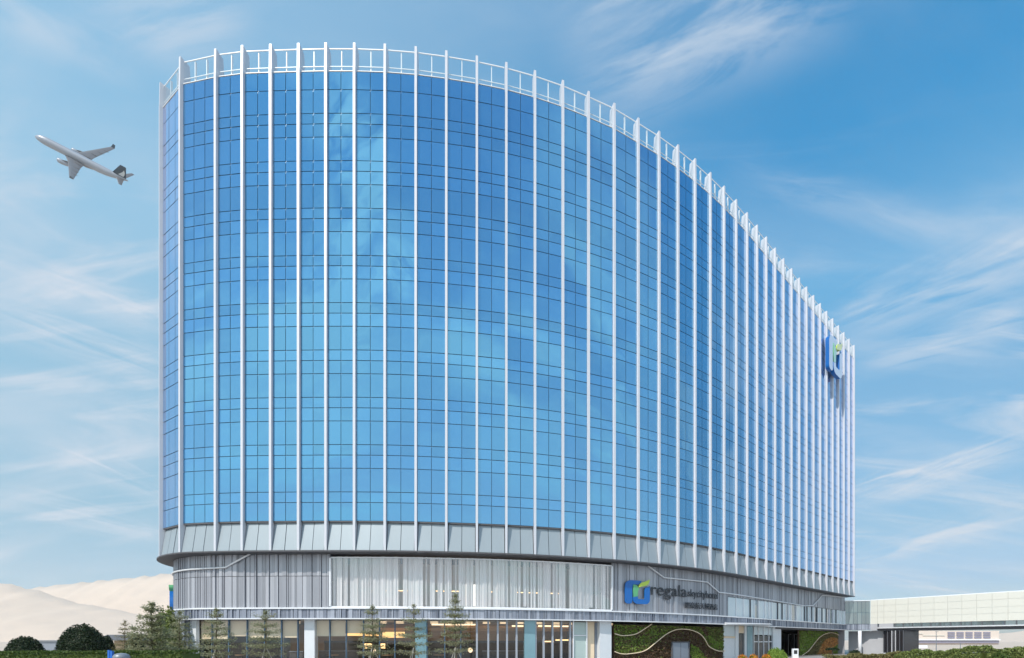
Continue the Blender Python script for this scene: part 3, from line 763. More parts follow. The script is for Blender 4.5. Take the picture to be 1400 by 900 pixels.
# wall and pillar below the link, and the dark lobby under the bridge
wl = thing('service_block', 'plain grey rendered wall block standing under the glazed link', 'building', tuple(W(1185, 905, 80)))
wa, wb = W(1160, 900, 80.5), W(1207.5, 900, 76.5)
def wall_block(m, a, b, z0, z1, depth):
    a = Vector((a[0], a[1])); b = Vector((b[0], b[1])); d = (b-a).normalized(); n = Vector((-d.y, d.x))
    m.hexa([P3(a, z0), P3(b, z0), P3(b+n*depth, z0), P3(a+n*depth, z0)], [P3(a, z1), P3(b, z1), P3(b+n*depth, z1), P3(a+n*depth, z1)])
m = MB(); wall_block(m, wa, wb, 0, Z_B0-0.12, 3); m.build('wall', M['concrete'], wl)
pc = W(1175.5, 900, 76.8); m = MB(); m.tube([(pc.x, pc.y, 0), (pc.x, pc.y, Z_B0-0.11)], 0.24, 16); tag(m.build('support_column', M['rim'], None, True), 'slim white round column under the glazed link before the grey wall', 'column')
lob = thing('lobby_kiosk', 'dark glazed lift lobby under the left end of the footbridge', 'lobby', tuple(W(1222, 905, 74)))
la2, lb2 = W(1208.5, 900, 76), W(1236, 900, 72.5)
m = MB(); wall_block(m, la2, lb2, 0.3, BZ0-0.16, 2.5); m.build('glass_box', M['darkdoor'], lob)
A2 = Vector((la2.x, la2.y)); B2 = Vector((lb2.x, lb2.y)); D2 = (B2-A2).normalized(); N2 = Vector((D2.y, -D2.x))
for f in (0.0, 0.2, 0.42, 0.60, 0.80, 0.98):
    q = A2.lerp(B2, f) + N2*0.06; m = MB(); m.box(q.x-0.04, q.x+0.04, q.y-0.04, q.y+0.04, 0.3, BZ0-0.17); m.build('frame_post', M['trim'] if f in (0.42, 0.6) else M['gap'], lob)
m = MB(); wall_block(m, W(1204, 900, 76), W(1238, 900, 72), 0.0, 0.3, 3); m.build('plinth', M['stone'], lob)

# ------------------------------------------------------------------ far terminal etc.
ft = thing('terminal_building', 'distant low white building with banded windows seen under the footbridge', 'building', tuple(W(1300, 880, 300)))
def fbox(m, u0, u1, v0, v1, d, dep=25):
    a = W(u0, v0, d); b = W(u1, v1, d); z0, z1 = sorted((a.z, b.z)); m.box(a.x, b.x, d, d+dep, max(z0, 0.0), z1)
m = MB(); fbox(m, 1205, 1366, 862.5, 881.6, 300); m.build('wall', M['farwhite'], ft)
m = MB(); fbox(m, 1200, 1368, 874.0, 875.6, 298.5, 1.4); m.build('eave', M['rim'], ft)
m = MB(); fbox(m, 1236, 1366, 876.0, 879.6, 299.2, 0.7); m.build('dark_wall_strip', M['farwin'], ft)  # plain dark strip low along the wall
for c in range(5):
    for rr in range(3):
        m = MB(); fbox(m, 1296+c*12.2, 1305.5+c*12.2, 864.2+rr*3.2, 866.4+rr*3.2, 299.6, 0.35); m.build('window', M['farwin'], ft)
for k, (u0, u1, v) in enumerate(((1239, 1262, 866), (1262, 1292, 868.5))):
    m = MB(); fbox(m, u0, u1, v, v+0.7, 299.5, 0.4); m.build('wall_stripe', M['bridgewhite'], ft)
lw = thing('boundary_wall', 'long low white wall running across the pale ground behind the shrubs on the right', 'wall', tuple(W(1290, 884, 190)))
m = MB(); fbox(m, 1195, 1268, 882.5, 887.0, 150, 0.4); m.build('wall_panel', M['rim'], lw)
for u, v in ((1280, 864), (1313, 880)):
    p = W(u, 890, 95); t = thing('street_lamp', ('tall' if u < 1300 else 'short') + ' slim dark pole standing on the pale ground under the footbridge', 'pole', (p.x, p.y, 0))
    m = MB(); zt = W(u, v, 95).z; m.tube([(p.x, p.y, 0), (p.x, p.y, zt)], [0.08, 0.05], 8); m.build('pole', M['grey'], t)
    m = MB(); m.box(p.x-0.1, p.x+0.35, p.y-0.08, p.y+0.08, zt, zt+0.07); m.build('lamp_head', M['grey'], t)

# ------------------------------------------------------------------ trees, shrubs, hedges
def tier_tree(p, top, hw, label, seed, mat='leafT', stakes=True, dens=1.0, tiers=8, group='young tiered trees in front of the hotel', bare_top=False):
    r = random.Random(seed)
    t = thing('tiered_tree', label, 'tree', (p.x, p.y, 0), group)
    h = top; tr = MB()
    pts = [(p.x + 0.04*math.sin(z*1.3+seed), p.y, z) for z in [h*k/8 for k in range(9)]]
    tr.tube(pts, [0.055*(1-0.85*k/8)+0.006 for k in range(9)], 7)
    lf = MB(); z_lo = max(1.15, h*0.28)
    for k in range(tiers):
        f = k/(tiers-1); z = z_lo + (h-0.12-z_lo)*f**0.95
        R = hw*(1-f)**0.62*r.uniform(0.82, 1.12) + 0.10
        nb = r.randint(6, 9) if f < 0.8 else 5
        for q in range(nb):
            a = 2*PI*(q + r.uniform(-.3, .3))/nb + k*0.8; L = R*r.uniform(0.65, 1.12)
            rise = r.uniform(0.05, 0.22)*L + (0.35*L if f > 0.75 else 0)
            e = Vector((p.x + math.cos(a)*L, p.y + math.sin(a)*L, z + rise)); b = Vector((p.x, p.y, z))
            tr.tube([b, b.lerp(e, 0.5) + Vector((0, 0, 0.03)), e], [0.016, 0.010, 0.004], 4, False)
            n = int(dens*(22 + 85*L))
            for _ in range(n):
                w = r.random()**0.7; c = b.lerp(e, w)
                sp = 0.05 + 0.16*L*math.sin(PI*min(1, w*0.9+0.1))
                c += Vector((r.gauss(0, sp), r.gauss(0, sp), r.gauss(0, 0.075) + 0.02))
                lf.leaf(c, 0.085, 0.55, r)
    tr.build('trunk', M['bark'], t, True); lf.build('crown', M[mat], t)
    if stakes:
        for q in range(3):
            a = 2*PI*q/3+0.5; m = MB()
            m.tube([(p.x+0.75*math.cos(a), p.y+0.75*math.sin(a), 0), (p.x+0.04*math.cos(a), p.y+0.04*math.sin(a), 1.62)], 0.028, 6); m.build('stake', M['stake'], t)
    return t
def treeat(u, vtop, hwpx, d, label, seed, **k):
    p = W(u, 900, d); return tier_tree(Vector((p.x, p.y)), W(u, vtop, d).z, hwpx*d/F, label, seed, **k)
treeat(208, 825, 27, 25, 'big bushy tiered tree left of the podium end, tallest beside the hedge', 1, dens=2.0, tiers=9, stakes=False)
treeat(246, 836, 22, 27, 'tiered tree overlapping the left round corner of the podium', 2, dens=1.0)
treeat(296, 833, 24, 30, 'tiered tree before the dark left end of the shop windows', 3, dens=1.0)
treeat(363, 836, 30, 31, 'wide tiered tree left of the white ground floor column', 4, dens=1.0, tiers=7)
treeat(509, 829, 24, 31, 'tiered tree before the amber lit shop window', 5, dens=1.0)
treeat(566, 827, 26, 31.5, 'tiered tree before the teal column', 6, dens=0.9, tiers=7)
treeat(623, 813, 26, 31, 'tallest slender tiered tree in front of the shop windows, left of the heavy white mullions', 7, dens=1.1, tiers=9)
treeat(171, 849, 14, 50, 'small distant conical tree above the beige pavilion', 8, mat='leafO', stakes=False, dens=0.6, group='background trees')

def blob(m, c, rx, ry, rz, n, size, r, lumps=0.12, core=True):
    """uneven leafy mound: leaves spread through a noisy shell round a dark core"""
    ph = [r.uniform(0, 6.28) for _ in range(6)]
    def rad(a, b): return 1 + lumps*(math.sin(3*a+ph[0])*math.cos(2*b+ph[1]) + 0.6*math.sin(7*a+ph[2])*math.sin(5*b+ph[3]) + 0.4*math.sin(11*a+ph[4]))
    for _ in range(n):
        a = r.uniform(0, 2*PI); sb = r.uniform(-0.35, 1); b = math.asin(sb); k = rad(a, b)*r.uniform(0.86, 1.03)
        m.leaf((c[0]+rx*k*math.cos(b)*math.cos(a), c[1]+ry*k*math.cos(b)*math.sin(a), c[2]+rz*k*math.sin(b)), size, 0, r)
    if core:
        i0 = len(m.v); na, nb = 14, 7
        for j in range(nb+1):
            b = -0.4 + (PI/2+0.4)*j/nb
            for i in range(na):
                a = 2*PI*i/na; k = 0.86*rad(a, b)
                m.v.append((c[0]+rx*k*math.cos(b)*math.cos(a), c[1]+ry*k*math.cos(b)*math.sin(a), c[2]+rz*k*math.sin(b)))
        for j in range(nb):
            for i in range(na):
                i2 = (i+1) % na; m.f.append((i0+j*na+i, i0+j*na+i2, i0+(j+1)*na+i2, i0+(j+1)*na+i))
def bush(u, vtop, hwpx, d, label, seed, mat='leafD', size=0.14, n=3500, cat='bush', group=None, name='round_bush', stem=0.0, lumps=0.12):
    p = W(u, 900, d); zt = W(u, vtop, d).z; R = hwpx*d/F; r = random.Random(seed)
    t = thing(name, label, cat, (p.x, p.y, 0), group)
    z0 = stem if stem else max(0.2, zt*0.25)
    m = MB(); blob(m, (p.x, p.y, z0 + (zt-z0)*(0.5 if stem else 0.0)), R, R, (zt-z0)*(0.5 if stem else 1.0), n, size, r, lumps); m.build('crown', M[mat], t)
    m = MB(); m.tube([(p.x, p.y, 0), (p.x, p.y, z0+0.2)], 0.08, 7); m.build('trunk', M['bark'], t)
    return t
bush(113, 855, 26.5, 45, 'large dark clipped dome bush behind the hedge on the left', 31, n=9000, size=0.14, lumps=0.035)
bush(34, 871, 20, 42, 'smaller dark dome bush at the far left behind the hedge', 32, n=6000, size=0.13, lumps=0.04)
bush(229, 838, 16, 40, 'dark green broadleaf tree behind the big tiered tree at the podium corner', 33, mat='leafM', n=5000, size=0.2, cat='tree', name='leafy_tree', group='background trees')
bush(146, 872, 9, 52, 'dark tree crown left of the beige pavilion wall', 34, n=2500, size=0.2, cat='tree', name='leafy_tree', group='background trees')
bush(186, 870, 11, 52, 'dark tree crown right of the beige pavilion wall', 35, n=2500, size=0.2, cat='tree', name='leafy_tree', group='background trees')
bush(1061, 887, 14, 44, 'rounded mid green shrub before the hotel entrance', 36, mat='leafG', n=2500, size=0.12)
bush(1138, 886, 8, 58, 'clipped ball topiary before the rust coloured living wall', 37, mat='leafD', n=1500, size=0.12, stem=0.9, name='topiary')
bush(1169, 889, 8, 58, 'dark ball shrub beside the slim white column', 38, mat='leafD', n=1500, size=0.12)

def hedge(pts, w, label, mat, seed, n, size, core_h=0.9, rough=0.10, extra=None, name='hedge'):
    """pts: (x, y, ztop) along the hedge"""
    r = random.Random(seed); m = MB(); P = [Vector(p) for p in pts]
    Ls = [(P[k+1]-P[k]).length for k in range(len(P)-1)]
    for k in range(len(P)-1):
        a, b = P[k], P[k+1]; d = Vector((b.x-a.x, b.y-a.y)).normalized(); q = Vector((-d.y, d.x))
        A = Vector((a.x, a.y)); B = Vector((b.x, b.y)); ww = w*0.42
        m.hexa([P3(A-q*ww, 0), P3(B-q*ww, 0), P3(B+q*ww, 0), P3(A+q*ww, 0)], [P3(A-q*ww, a.z*core_h), P3(B-q*ww, b.z*core_h), P3(B+q*ww, b.z*core_h), P3(A+q*ww, a.z*core_h)])
        for _ in range(int(n*Ls[k]/sum(Ls))):
            f = r.random(); c = A.lerp(B, f); zt = a.z+(b.z-a.z)*f
            bump = rough*(math.sin(c.x*2.3+seed)+0.7*math.sin(c.x*5.1+c.y*3.7)+0.5*math.sin(c.x*11))
            if r.random() < 0.6: m.leaf((*(c+q*r.uniform(-w/2, w/2)), zt*core_h + (zt*(1-core_h)+bump)*r.random()**0.6), size, 0, r)
            else: m.leaf((*(c+q*(-w/2 if d.x > 0 else w/2)*r.uniform(0.85, 1.1)), r.uniform(0, zt+bump)), size, 0, r)
    o = m.build(name, M[mat], None); return tag(o, label, 'hedge' if name == 'hedge' else 'shrubs')
hz = lambda u, v, d: tuple(W(u, v, d))
hedge([hz(-160, 890.5, 19), hz(100, 890.5, 19), hz(262, 889.5, 19)], 1.0, 'clipped bright green hedge along the bottom left in front of the dome bushes', 'leafH', 41, 16000, 0.07, 0.93, 0.012)
hedge([hz(1128, 897, 43), hz(1180, 895, 43), hz(1240, 892.5, 42)], 1.2, 'low olive brown shrub bed at the foot of the grey wall', 'leafO', 42, 7000, 0.13, 0.8, 0.08)
hedge([hz(1225, 892.5, 40), hz(1290, 889.5, 38), hz(1345, 886.5, 36), hz(1480, 884.5, 34)], 1.6, 'taller ragged green shrub hedge in the bottom right corner', 'leafM', 43, 14000, 0.13, 0.8, 0.13)
bush(1368, 893, 16, 30, 'bright green low shrub in front of the bottom right hedge', 44, mat='leafH', n=2500, size=0.10)

# ------------------------------------------------------------------ small things
lowb = thing('low_shed', 'low grey flat roofed shed between the two dome bushes', 'shed', tuple(W(68, 905, 60)))
m = MB(); a = W(46, 875.5, 60); b = W(90, 875.5, 60); m.box(a.x, b.x, 60, 64, 0, a.z-0.15); m.build('wall', M['greydoor'], lowb)
m = MB(); m.box(a.x-0.2, b.x+0.2, 59.8, 64.2, a.z-0.145, a.z); m.build('roof', M['grey'], lowb)
pav = thing('pavilion', 'small dark roofed pavilion with a beige wall left of the tiered trees', 'pavilion', tuple(W(166, 905, 54)))
a = W(156, 876, 54); b = W(177, 876, 54); m = MB(); m.box(a.x, b.x, 54, 57, 0, a.z); m.build('wall', M['cream'], pav)
a2, b2 = W(142, 868, 54), W(192, 868, 54)
m = MB(); m.hexa([(a2.x, 53, a.z+0.01), (b2.x, 53, a.z+0.01), (b2.x, 58, a.z+0.01), (a2.x, 58, a.z+0.01)], [(a2.x+.5, 53.8, a2.z), (b2.x-.5, 53.8, a2.z), (b2.x-.5, 57.2, a2.z), (a2.x+.5, 57.2, a2.z)]); m.build('roof', M['gap'], pav)
for q in (144, 190):
    pp = W(q, 900, 53.4); m = MB(); m.box(pp.x-.1, pp.x+.1, 53.3, 53.5, 0, a.z); m.build('post', M['gap'], pav)
p = W(151.5, 889, 17); t = thing('sign_post', 'short bright blue post sign standing in front of the left hedge', 'sign post', (p.x, p.y, 0))
m = MB(); m.box(p.x-0.075, p.x-0.01, p.y-.04, p.y+.04, 0, p.z); m.box(p.x+0.01, p.x+0.075, p.y-.04, p.y+.04, 0, p.z-0.03); m.build('panel', M['bluepost'], t)
m = MB(); m.box(p.x-0.012, p.x+0.012, p.y+.0, p.y+.03, 0.01, p.z-0.05); m.build('post', M['grey'], t)
p = W(166, 893, 16.5); t = thing('litter_bin', 'grey domed bin beside the blue post at the hedge', 'bin', (p.x, p.y, 0))
m = MB(); prof = [(0.20, 0), (0.20, p.z-0.20), (0.225, p.z-0.195), (0.22, p.z-0.11), (0.18, p.z-0.045), (0.10, p.z-0.008), (0.01, p.z)]
m.tube([(p.x, p.y, z) for r_, z in prof], [r_ for r_, z in prof], 20); m.build('body', M['grey'], t, True)
m = MB(); m.box(p.x-.1, p.x+.1, p.y-.235, p.y-.20, p.z-0.42, p.z-0.28); m.build('slot', M['gap'], t)
p = W(1087, 887, 60); t = thing('display_stand', 'white box stand with a black screen by the dark entrance recess', 'display', (p.x, p.y, 0))
m = MB(); m.box(p.x-.34, p.x+.34, p.y-.15, p.y+.15, 0, p.z); m.build('cabinet', M['rim'], t)
m = MB(); m.box(p.x-.2, p.x+.2, p.y-.165, p.y-.152, p.z-.62, p.z-.18); m.build('screen', M['darkdoor'], t)
for u, v, lab in ((1015, 895.5, 'orange flowering pot plant before the dark entrance door'), (1030, 895, 'larger orange flowering pot plant in the middle of the entrance'), (1048, 895, 'orange flowering pot plant left of the green entrance shrub')):
    p = W(u, v, 43); t = thing('flower_pot', lab, 'pot plant', (p.x, p.y, 0), 'orange flower pots at the entrance'); r = random.Random(u)
    m = MB(); m.tube([(p.x, p.y, 0), (p.x, p.y, p.z*0.5), (p.x, p.y, p.z*0.55)], [0.17, 0.24, 0.26], 12); m.build('pot', M['terracotta'], t)
    m = MB(); blob(m, (p.x, p.y, p.z*0.6), 0.36, 0.36, p.z*0.42, 260, 0.11, r, core=False); m.build('flowers', M['flower'], t)
    m = MB(); blob(m, (p.x, p.y, p.z*0.55), 0.32, 0.32, p.z*0.32, 260, 0.11, r); m.build('leaves', M['leafG'], t)

# shop furniture seen through the glass
def shop_table(u, d_off, label):
    q = C3(s_at(u, d_off), d_off, 0.12); t = thing('dining_table', label, 'table', tuple(q), 'tables inside the ground floor windows')
    m = MB(); m.tube([(q.x, q.y, 0.86), (q.x, q.y, 0.90)], 0.45, 16); m.build('table_top', M['wood'], t)
    m = MB(); m.tube([(q.x, q.y, 0.12), (q.x, q.y, 0.86)], 0.04, 8); m.build('leg', M['gap'], t)
for u, lab in ((330, 'round dark table inside the window left of the wide tiered tree'), (455, 'round table inside the window right of the white column'), (530, 'round table inside the amber lit window'), (600, 'round table inside the window right of the teal column')):
    shop_table(u, -3.2, lab)
def pendant(u, v, off, label, rad, mat):
    q = C3(s_at(u, off), off, z_at(u, v, off)); t = thing('pendant_lamp', label, 'lamp', tuple(q), 'lamps inside the ground floor')
    m = MB(); m.tube([q + Vector((0, 0, dz)) for dz in (-rad, -rad*.7, 0, rad*.7, rad)], [rad*.25, rad*.75, rad, rad*.75, rad*.25], 14); m.build('lamp_shade', M[mat], t, True)
    m = MB(); m.tube([q + Vector((0, 0, rad)), Vector((q.x, q.y, Z_B0-0.1))], 0.012, 6); m.build('cord', M['gap'], t)
pendant(643, 889, -3.0, 'pale pink glowing lamp behind the shop glass right of the tallest tree', 0.2, 'wash')
pendant(511, 890, -2.8, 'small warm glowing lamp behind the tree in the amber window', 0.18, 'wash')
for u0, u1, off, lab in ((396, 414, -2.6, 'long dark counter behind the glass left of the white column'), (590, 650, -4.2, 'dark bar counter behind the tallest tiered tree'), (660, 716, -4.0, 'dark counter behind the heavy white mullions'), (436, 560, -5.0, 'long dark serving counter under the amber lights')):
    a, b = s_at(u0, off), s_at(u1, off); t = thing('counter', lab, 'counter', tuple(C3((a+b)/2, off, 0.12)), 'counters inside the ground floor')
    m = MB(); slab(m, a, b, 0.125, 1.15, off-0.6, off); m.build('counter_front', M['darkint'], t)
    m = MB(); slab(m, a-0.05, b+0.05, 1.155, 1.2, off-0.65, off+0.06); m.build('counter_top', M['greydoor'], t)

# ------------------------------------------------------------------ aeroplane
ap = thing('airplane', 'grey twin engine passenger jet climbing in the sky left of the tower', 'airplane')
R = Matrix(((0.8897, 0.1007, 0.4454), (0.3472, 0.4843, -0.8031), (-0.2965, 0.8691, 0.3959)))
# columns: tailward, starboard-to-port, up (orthonormal fit to the photo)
ap.matrix_world = Matrix.Translation(Vector((-407.4, 384.0, 381.3))) @ R.to_4x4()
ap['keep_local'] = 1
def sect(m, secs, n=20):
    i0 = len(m.v)
    for (x, zc, ry, rz) in secs:
        for j in range(n):
            t = 2*PI*j/n; m.v.append((x, ry*math.cos(t), zc + rz*math.sin(t)))
    for k in range(len(secs)-1):
        for j in range(n):
            j2 = (j+1) % n; m.f.append((i0+k*n+j, i0+(k+1)*n+j, i0+(k+1)*n+j2, i0+k*n+j2))
    m.f.append(tuple(i0+j for j in range(n))); e = i0+(len(secs)-1)*n; m.f.append(tuple(e+j for j in reversed(range(n))))
m = MB(); sect(m, [(0, -0.5, .1, .1), (.5, -.45, .8, .8), (1.6, -.3, 1.6, 1.55), (3.5, -.1, 2.3, 2.3), (6, 0, 2.75, 2.75), (9, 0, 2.82, 2.82), (40, 0, 2.82, 2.82), (45, .25, 2.6, 2.55), (50, .8, 2.0, 1.95), (55, 1.35, 1.2, 1.3), (58.5, 1.7, .45, .5), (59, 1.75, .2, .25)])
m.build('fuselage', M['hull'], ap, True)
m = MB(); sect(m, [(17, -1.6, .3, .3), (19, -1.75, 2.2, 1.45), (24, -1.85, 3.0, 1.65), (32, -1.85, 3.0, 1.6), (36, -1.7, 2.0, 1.3), (38.5, -1.6, .3, .4)]); m.build('belly_fairing', M['hullbelly'], ap, True)
def airfoil(m, st):
    """st: list of (y, x_le, chord, z, thick)"""
    i0 = len(m.v); pr = [(0, 0), (.08, .5), (.3, .6), (.65, .4), (1, 0), (.65, -.3), (.3, -.4), (.08, -.35)]
    for (y, xl, c, z, th) in st:
        for a, b in pr: m.v.append((xl+a*c, y, z+b*th))
    n = len(pr)
    for k in range(len(st)-1):
        for j in range(n): m.f.append((i0+k*n+j, i0+k*n+(j+1) % n, i0+(k+1)*n+(j+1) % n, i0+(k+1)*n+j))
    m.f.append(tuple(i0+j for j in range(n))); e = i0+(len(st)-1)*n; m.f.append(tuple(e+j for j in range(n)))
for sg in (1, -1):
    m = MB(); airfoil(m, [(sg*2.0, 19, 12.2, -1.5, 1.5), (sg*9.5, 24.6, 7.8, -.5, .95), (sg*28.5, 35.0, 2.6, 2.0, .35)])
    for y, xl in ((6.5, 30.6), (12, 32.7), (17, 34.4), (21.5, 36.0)): sect2 = [(xl-3.4, -.9+abs(y)*.11, .1, .1), (xl-1.5, -1.2+abs(y)*.11, .35, .4), (xl+.8, -1.0+abs(y)*.11, .1, .12)]; mm = MB(); sect(mm, sect2, 8); i0 = len(m.v); m.v += [(a, b+sg*y, c) for a, b, c in mm.v]; m.f += [tuple(i+i0 for i in f) for f in mm.f]
    w_ = m.build('wing', M['wing'], ap)
    m = MB(); airfoil(m, [(sg*28.5, 35.0, 2.6, 2.0, .3), (sg*29.6, 36.4, 1.6, 4.2, .15)]); m.build('winglet', M['tailgreen'], w_)
    m = MB(); sect(m, [(17.6, 0, 1.3, 1.3), (18.2, 0, 1.55, 1.55), (20, 0, 1.62, 1.62), (22.6, 0, 1.35, 1.35), (24.0, 0, .95, .95), (24.9, 0, .5, .5)], 16); m.v = [(a, b+sg*9.4, c-2.9) for a, b, c in m.v]
    en = m.build('engine', M['hull'], ap, True)
    m = MB(); sect(m, [(17.55, 0, 1.22, 1.22), (17.7, 0, 1.2, 1.2)], 16); m.v = [(a, b+sg*9.4, c-2.9) for a, b, c in m.v]; m.build('intake', M['gap'], en)
    m = MB(); m.hexa([(20, sg*9.4-.2, -1.5), (27.5, sg*9.4-.2, -1.2), (27.5, sg*9.4+.2, -1.2), (20, sg*9.4+.2, -1.5)], [(23.5, sg*9.4-.2, -.3), (28.5, sg*9.4-.2, -.4), (28.5, sg*9.4+.2, -.4), (23.5, sg*9.4+.2, -.3)]); m.build('pylon', M['wing'], en)
    m = MB(); airfoil(m, [(sg*.7, 51.2, 5.4, 1.5, .55), (sg*9.6, 57.2, 2.1, 2.5, .22)]); m.build('tailplane', M['wing'], ap)
m = MB()
st = [(2.2, 48.6, 9.2, .5), (11.2, 56.0, 3.8, .28)]; i0 = 0
for (z, xl, c, th) in st:
    for a, b in [(0, 0), (.1, .5), (.4, .6), (1, 0), (.4, -.6), (.1, -.5)]: m.v.append((xl+a*c, b*th, z))
for j in range(6): m.f.append((j, (j+1) % 6, 6+(j+1) % 6, 6+j))
m.f.append(tuple(range(6))); m.f.append(tuple(range(6, 12)))
tf = m.build('tail_fin', M['tailgreen'], ap)
for sg in (1, -1):
    m = MB(); y = sg*0.36; m.poly([(53.0, y, 3.4), (56.4, y, 3.2), (57.4, y, 4.6), (58.2, y, 6.8), (58.0, y, 8.6), (56.6, y*.9, 6.6)] ); m.build('tail_stripe', M['tailwhite'], tf)

# ------------------------------------------------------------------ ground, hills, sky, haze
m = MB(); m.quad((-3700, -600, 0), (3700, -600, 0), (3700, 4300, 0), (-3700, 4300, 0)); tag(m.build('ground', M['ground']), kind='structure')
m = MB(); m.quad((-45, 8, 0.006), (75, 8, 0.006), (75, 96, 0.006), (-45, 96, 0.006)); tag(m.build('pavement', M['paving']), kind='structure')
def hill(prof, d, depth, label, seed):
    r = random.Random(seed); m = MB(); us = [prof[0][0] + (prof[-1][0]-prof[0][0])*k/120 for k in range(121)]; rows_ = 14
    ph = [r.uniform(0, 6.28) for _ in range(8)]
    for j in range(rows_+1):
        g = -1 + 2*j/rows_; sh = (1-abs(g))**0.8 if g < 0 else (1-g)**1.1
        for k, u in enumerate(us):
            zt = (HY-interp(prof, u))*d/F
            x = (u-CX)*d/F; y = d+g*depth
            nz = 0.06*math.sin(x*0.011+ph[0]+g*3)+0.06*math.sin(x*0.027+ph[1]-g*6)+0.03*math.sin(x*0.07+ph[2]+g*9)
            rid = 0.012*math.sin(x*0.05+ph[3])+0.008*math.sin(x*0.13+ph[4])
            nz *= 0.6
            m.v.append((x, y, EYE + zt*max(0.0, sh*(1+nz*(1-abs(sh*2-1)))+rid*sh) - (4 if sh < 0.02 else 0)))
    n = len(us)
    for j in range(rows_):
        for k in range(n-1): m.f.append((j*n+k, j*n+k+1, (j+1)*n+k+1, (j+1)*n+k))
    return tag(m.build('hill', M['hill'], None, True), label, None, None, 'structure')
hill(smooth([(-420, 845), (-200, 805), (-60, 793), (0, 797), (30, 803), (60, 810), (100, 823), (150, 832), (200, 842), (260, 852), (330, 870), (360, 878)]), 2400, 500, 'nearer pale hill sloping down to the right at the left edge', 61)
hill(smooth([(-60, 840), (20, 812), (55, 803), (100, 798), (150, 793), (200, 788), (250, 782), (350, 770), (480, 775), (620, 810), (760, 860), (800, 878)]), 3100, 500, 'farther pale ridge rising behind the podium', 62)
hill(smooth([(1150, 878), (1230, 870), (1340, 868), (1380, 865), (1440, 860), (1540, 866), (1700, 878)]), 3000, 400, 'faint low ridge at the right edge under the footbridge', 63)

hm = bpy.data.materials.new('haze_air'); hm.use_nodes = True
nt = hm.node_tree
for n in list(nt.nodes): nt.nodes.remove(n)
ho = nt.nodes.new('ShaderNodeOutputMaterial'); pv = nt.nodes.new('ShaderNodeVolumePrincipled')
pv.inputs['Color'].default_value = (0.97, 0.95, 0.93, 1); pv.inputs['Density'].default_value = 0.00009; pv.inputs['Anisotropy'].default_value = 0.2
nt.links.new(pv.outputs[0], ho.inputs['Volume'])
m = MB(); m.box(-3750, 3750, -650, 4350, -1.0, 440); tag(m.build('haze', hm), kind='stuff')

SUN_AZ = math.radians(-146)      # measured from +Y (view direction) towards +X; negative = left
SUN_EL = math.radians(46)
w = bpy.data.worlds.new('World'); SC.world = w; w.use_nodes = True
nt = w.node_tree; N, L = nt.nodes, nt.links
for n in list(N): N.remove(n)
wo = N.new('ShaderNodeOutputWorld'); bg = N.new('ShaderNodeBackground'); L.new(bg.outputs[0], wo.inputs[0])
sky = N.new('ShaderNodeTexSky'); sky.sky_type = 'NISHITA'; sky.sun_disc = False; sky.sun_elevation = SUN_EL; sky.sun_rotation = SUN_AZ
sky.air_density = 1.0; sky.dust_density = 1.0; sky.ozone_density = 1.0; sky.altitude = 0
bg.inputs[1].default_value = 0.14
tc = N.new('ShaderNodeTexCoord'); sep = N.new('ShaderNodeSeparateXYZ'); L.new(tc.outputs['Generated'], sep.inputs[0])
def math_node(op, a, b=None, c=None, clamp=False):
    n = N.new('ShaderNodeMath'); n.operation = op; n.use_clamp = clamp
    for i, x in enumerate((a, b, c)):
        if x is None: continue
        if isinstance(x, (int, float)): n.inputs[i].default_value = x
        else: L.new(x, n.inputs[i])
    return n.outputs[0]
zc = math_node('MAXIMUM', sep.outputs[2], 0.0); zd_ = math_node('ADD', zc, 0.22)
px = math_node('DIVIDE', sep.outputs[0], zd_); py = math_node('DIVIDE', sep.outputs[1], zd_)
cmb = N.new('ShaderNodeCombineXYZ'); L.new(px, cmb.inputs[0]); L.new(py, cmb.inputs[1])
def cloud(scale, rot, stretch, lo, hi, seed, dist=0.6):
    mp = N.new('ShaderNodeMapping'); mp.inputs['Rotation'].default_value = (0, 0, math.radians(rot)); mp.inputs['Scale'].default_value = (*stretch, 1); mp.inputs['Location'].default_value = (seed, seed*0.7, seed*0.3)
    L.new(cmb.outputs[0], mp.inputs[0])
    nz = N.new('ShaderNodeTexNoise'); nz.inputs['Scale'].default_value = scale; nz.inputs['Detail'].default_value = 9; nz.inputs['Roughness'].default_value = 0.58; nz.inputs['Distortion'].default_value = dist
    L.new(mp.outputs[0], nz.inputs['Vector'])
    mr = N.new('ShaderNodeMapRange'); mr.interpolation_type = 'SMOOTHSTEP'; mr.inputs[1].default_value = lo; mr.inputs[2].default_value = hi
    L.new(nz.outputs['Fac'], mr.inputs[0]); return mr.outputs[0]
cA = cloud(1.2, 28, (0.50, 1.5), 0.44, 0.74, 3.1, 0.9)       # broad veils
cB = cloud(3.0, 24, (0.35, 1.9), 0.48, 0.78, 8.4, 1.4)  # thin streaks
cC = cloud(0.7, 10, (0.8, 1.0), 0.38, 0.66, 5.7, 0.3)  # patches that carry the streaks
cs = math_node('ADD', math_node('MULTIPLY', cA, 0.48), math_node('MULTIPLY', math_node('MULTIPLY', cB, cC), 0.85), None, True)
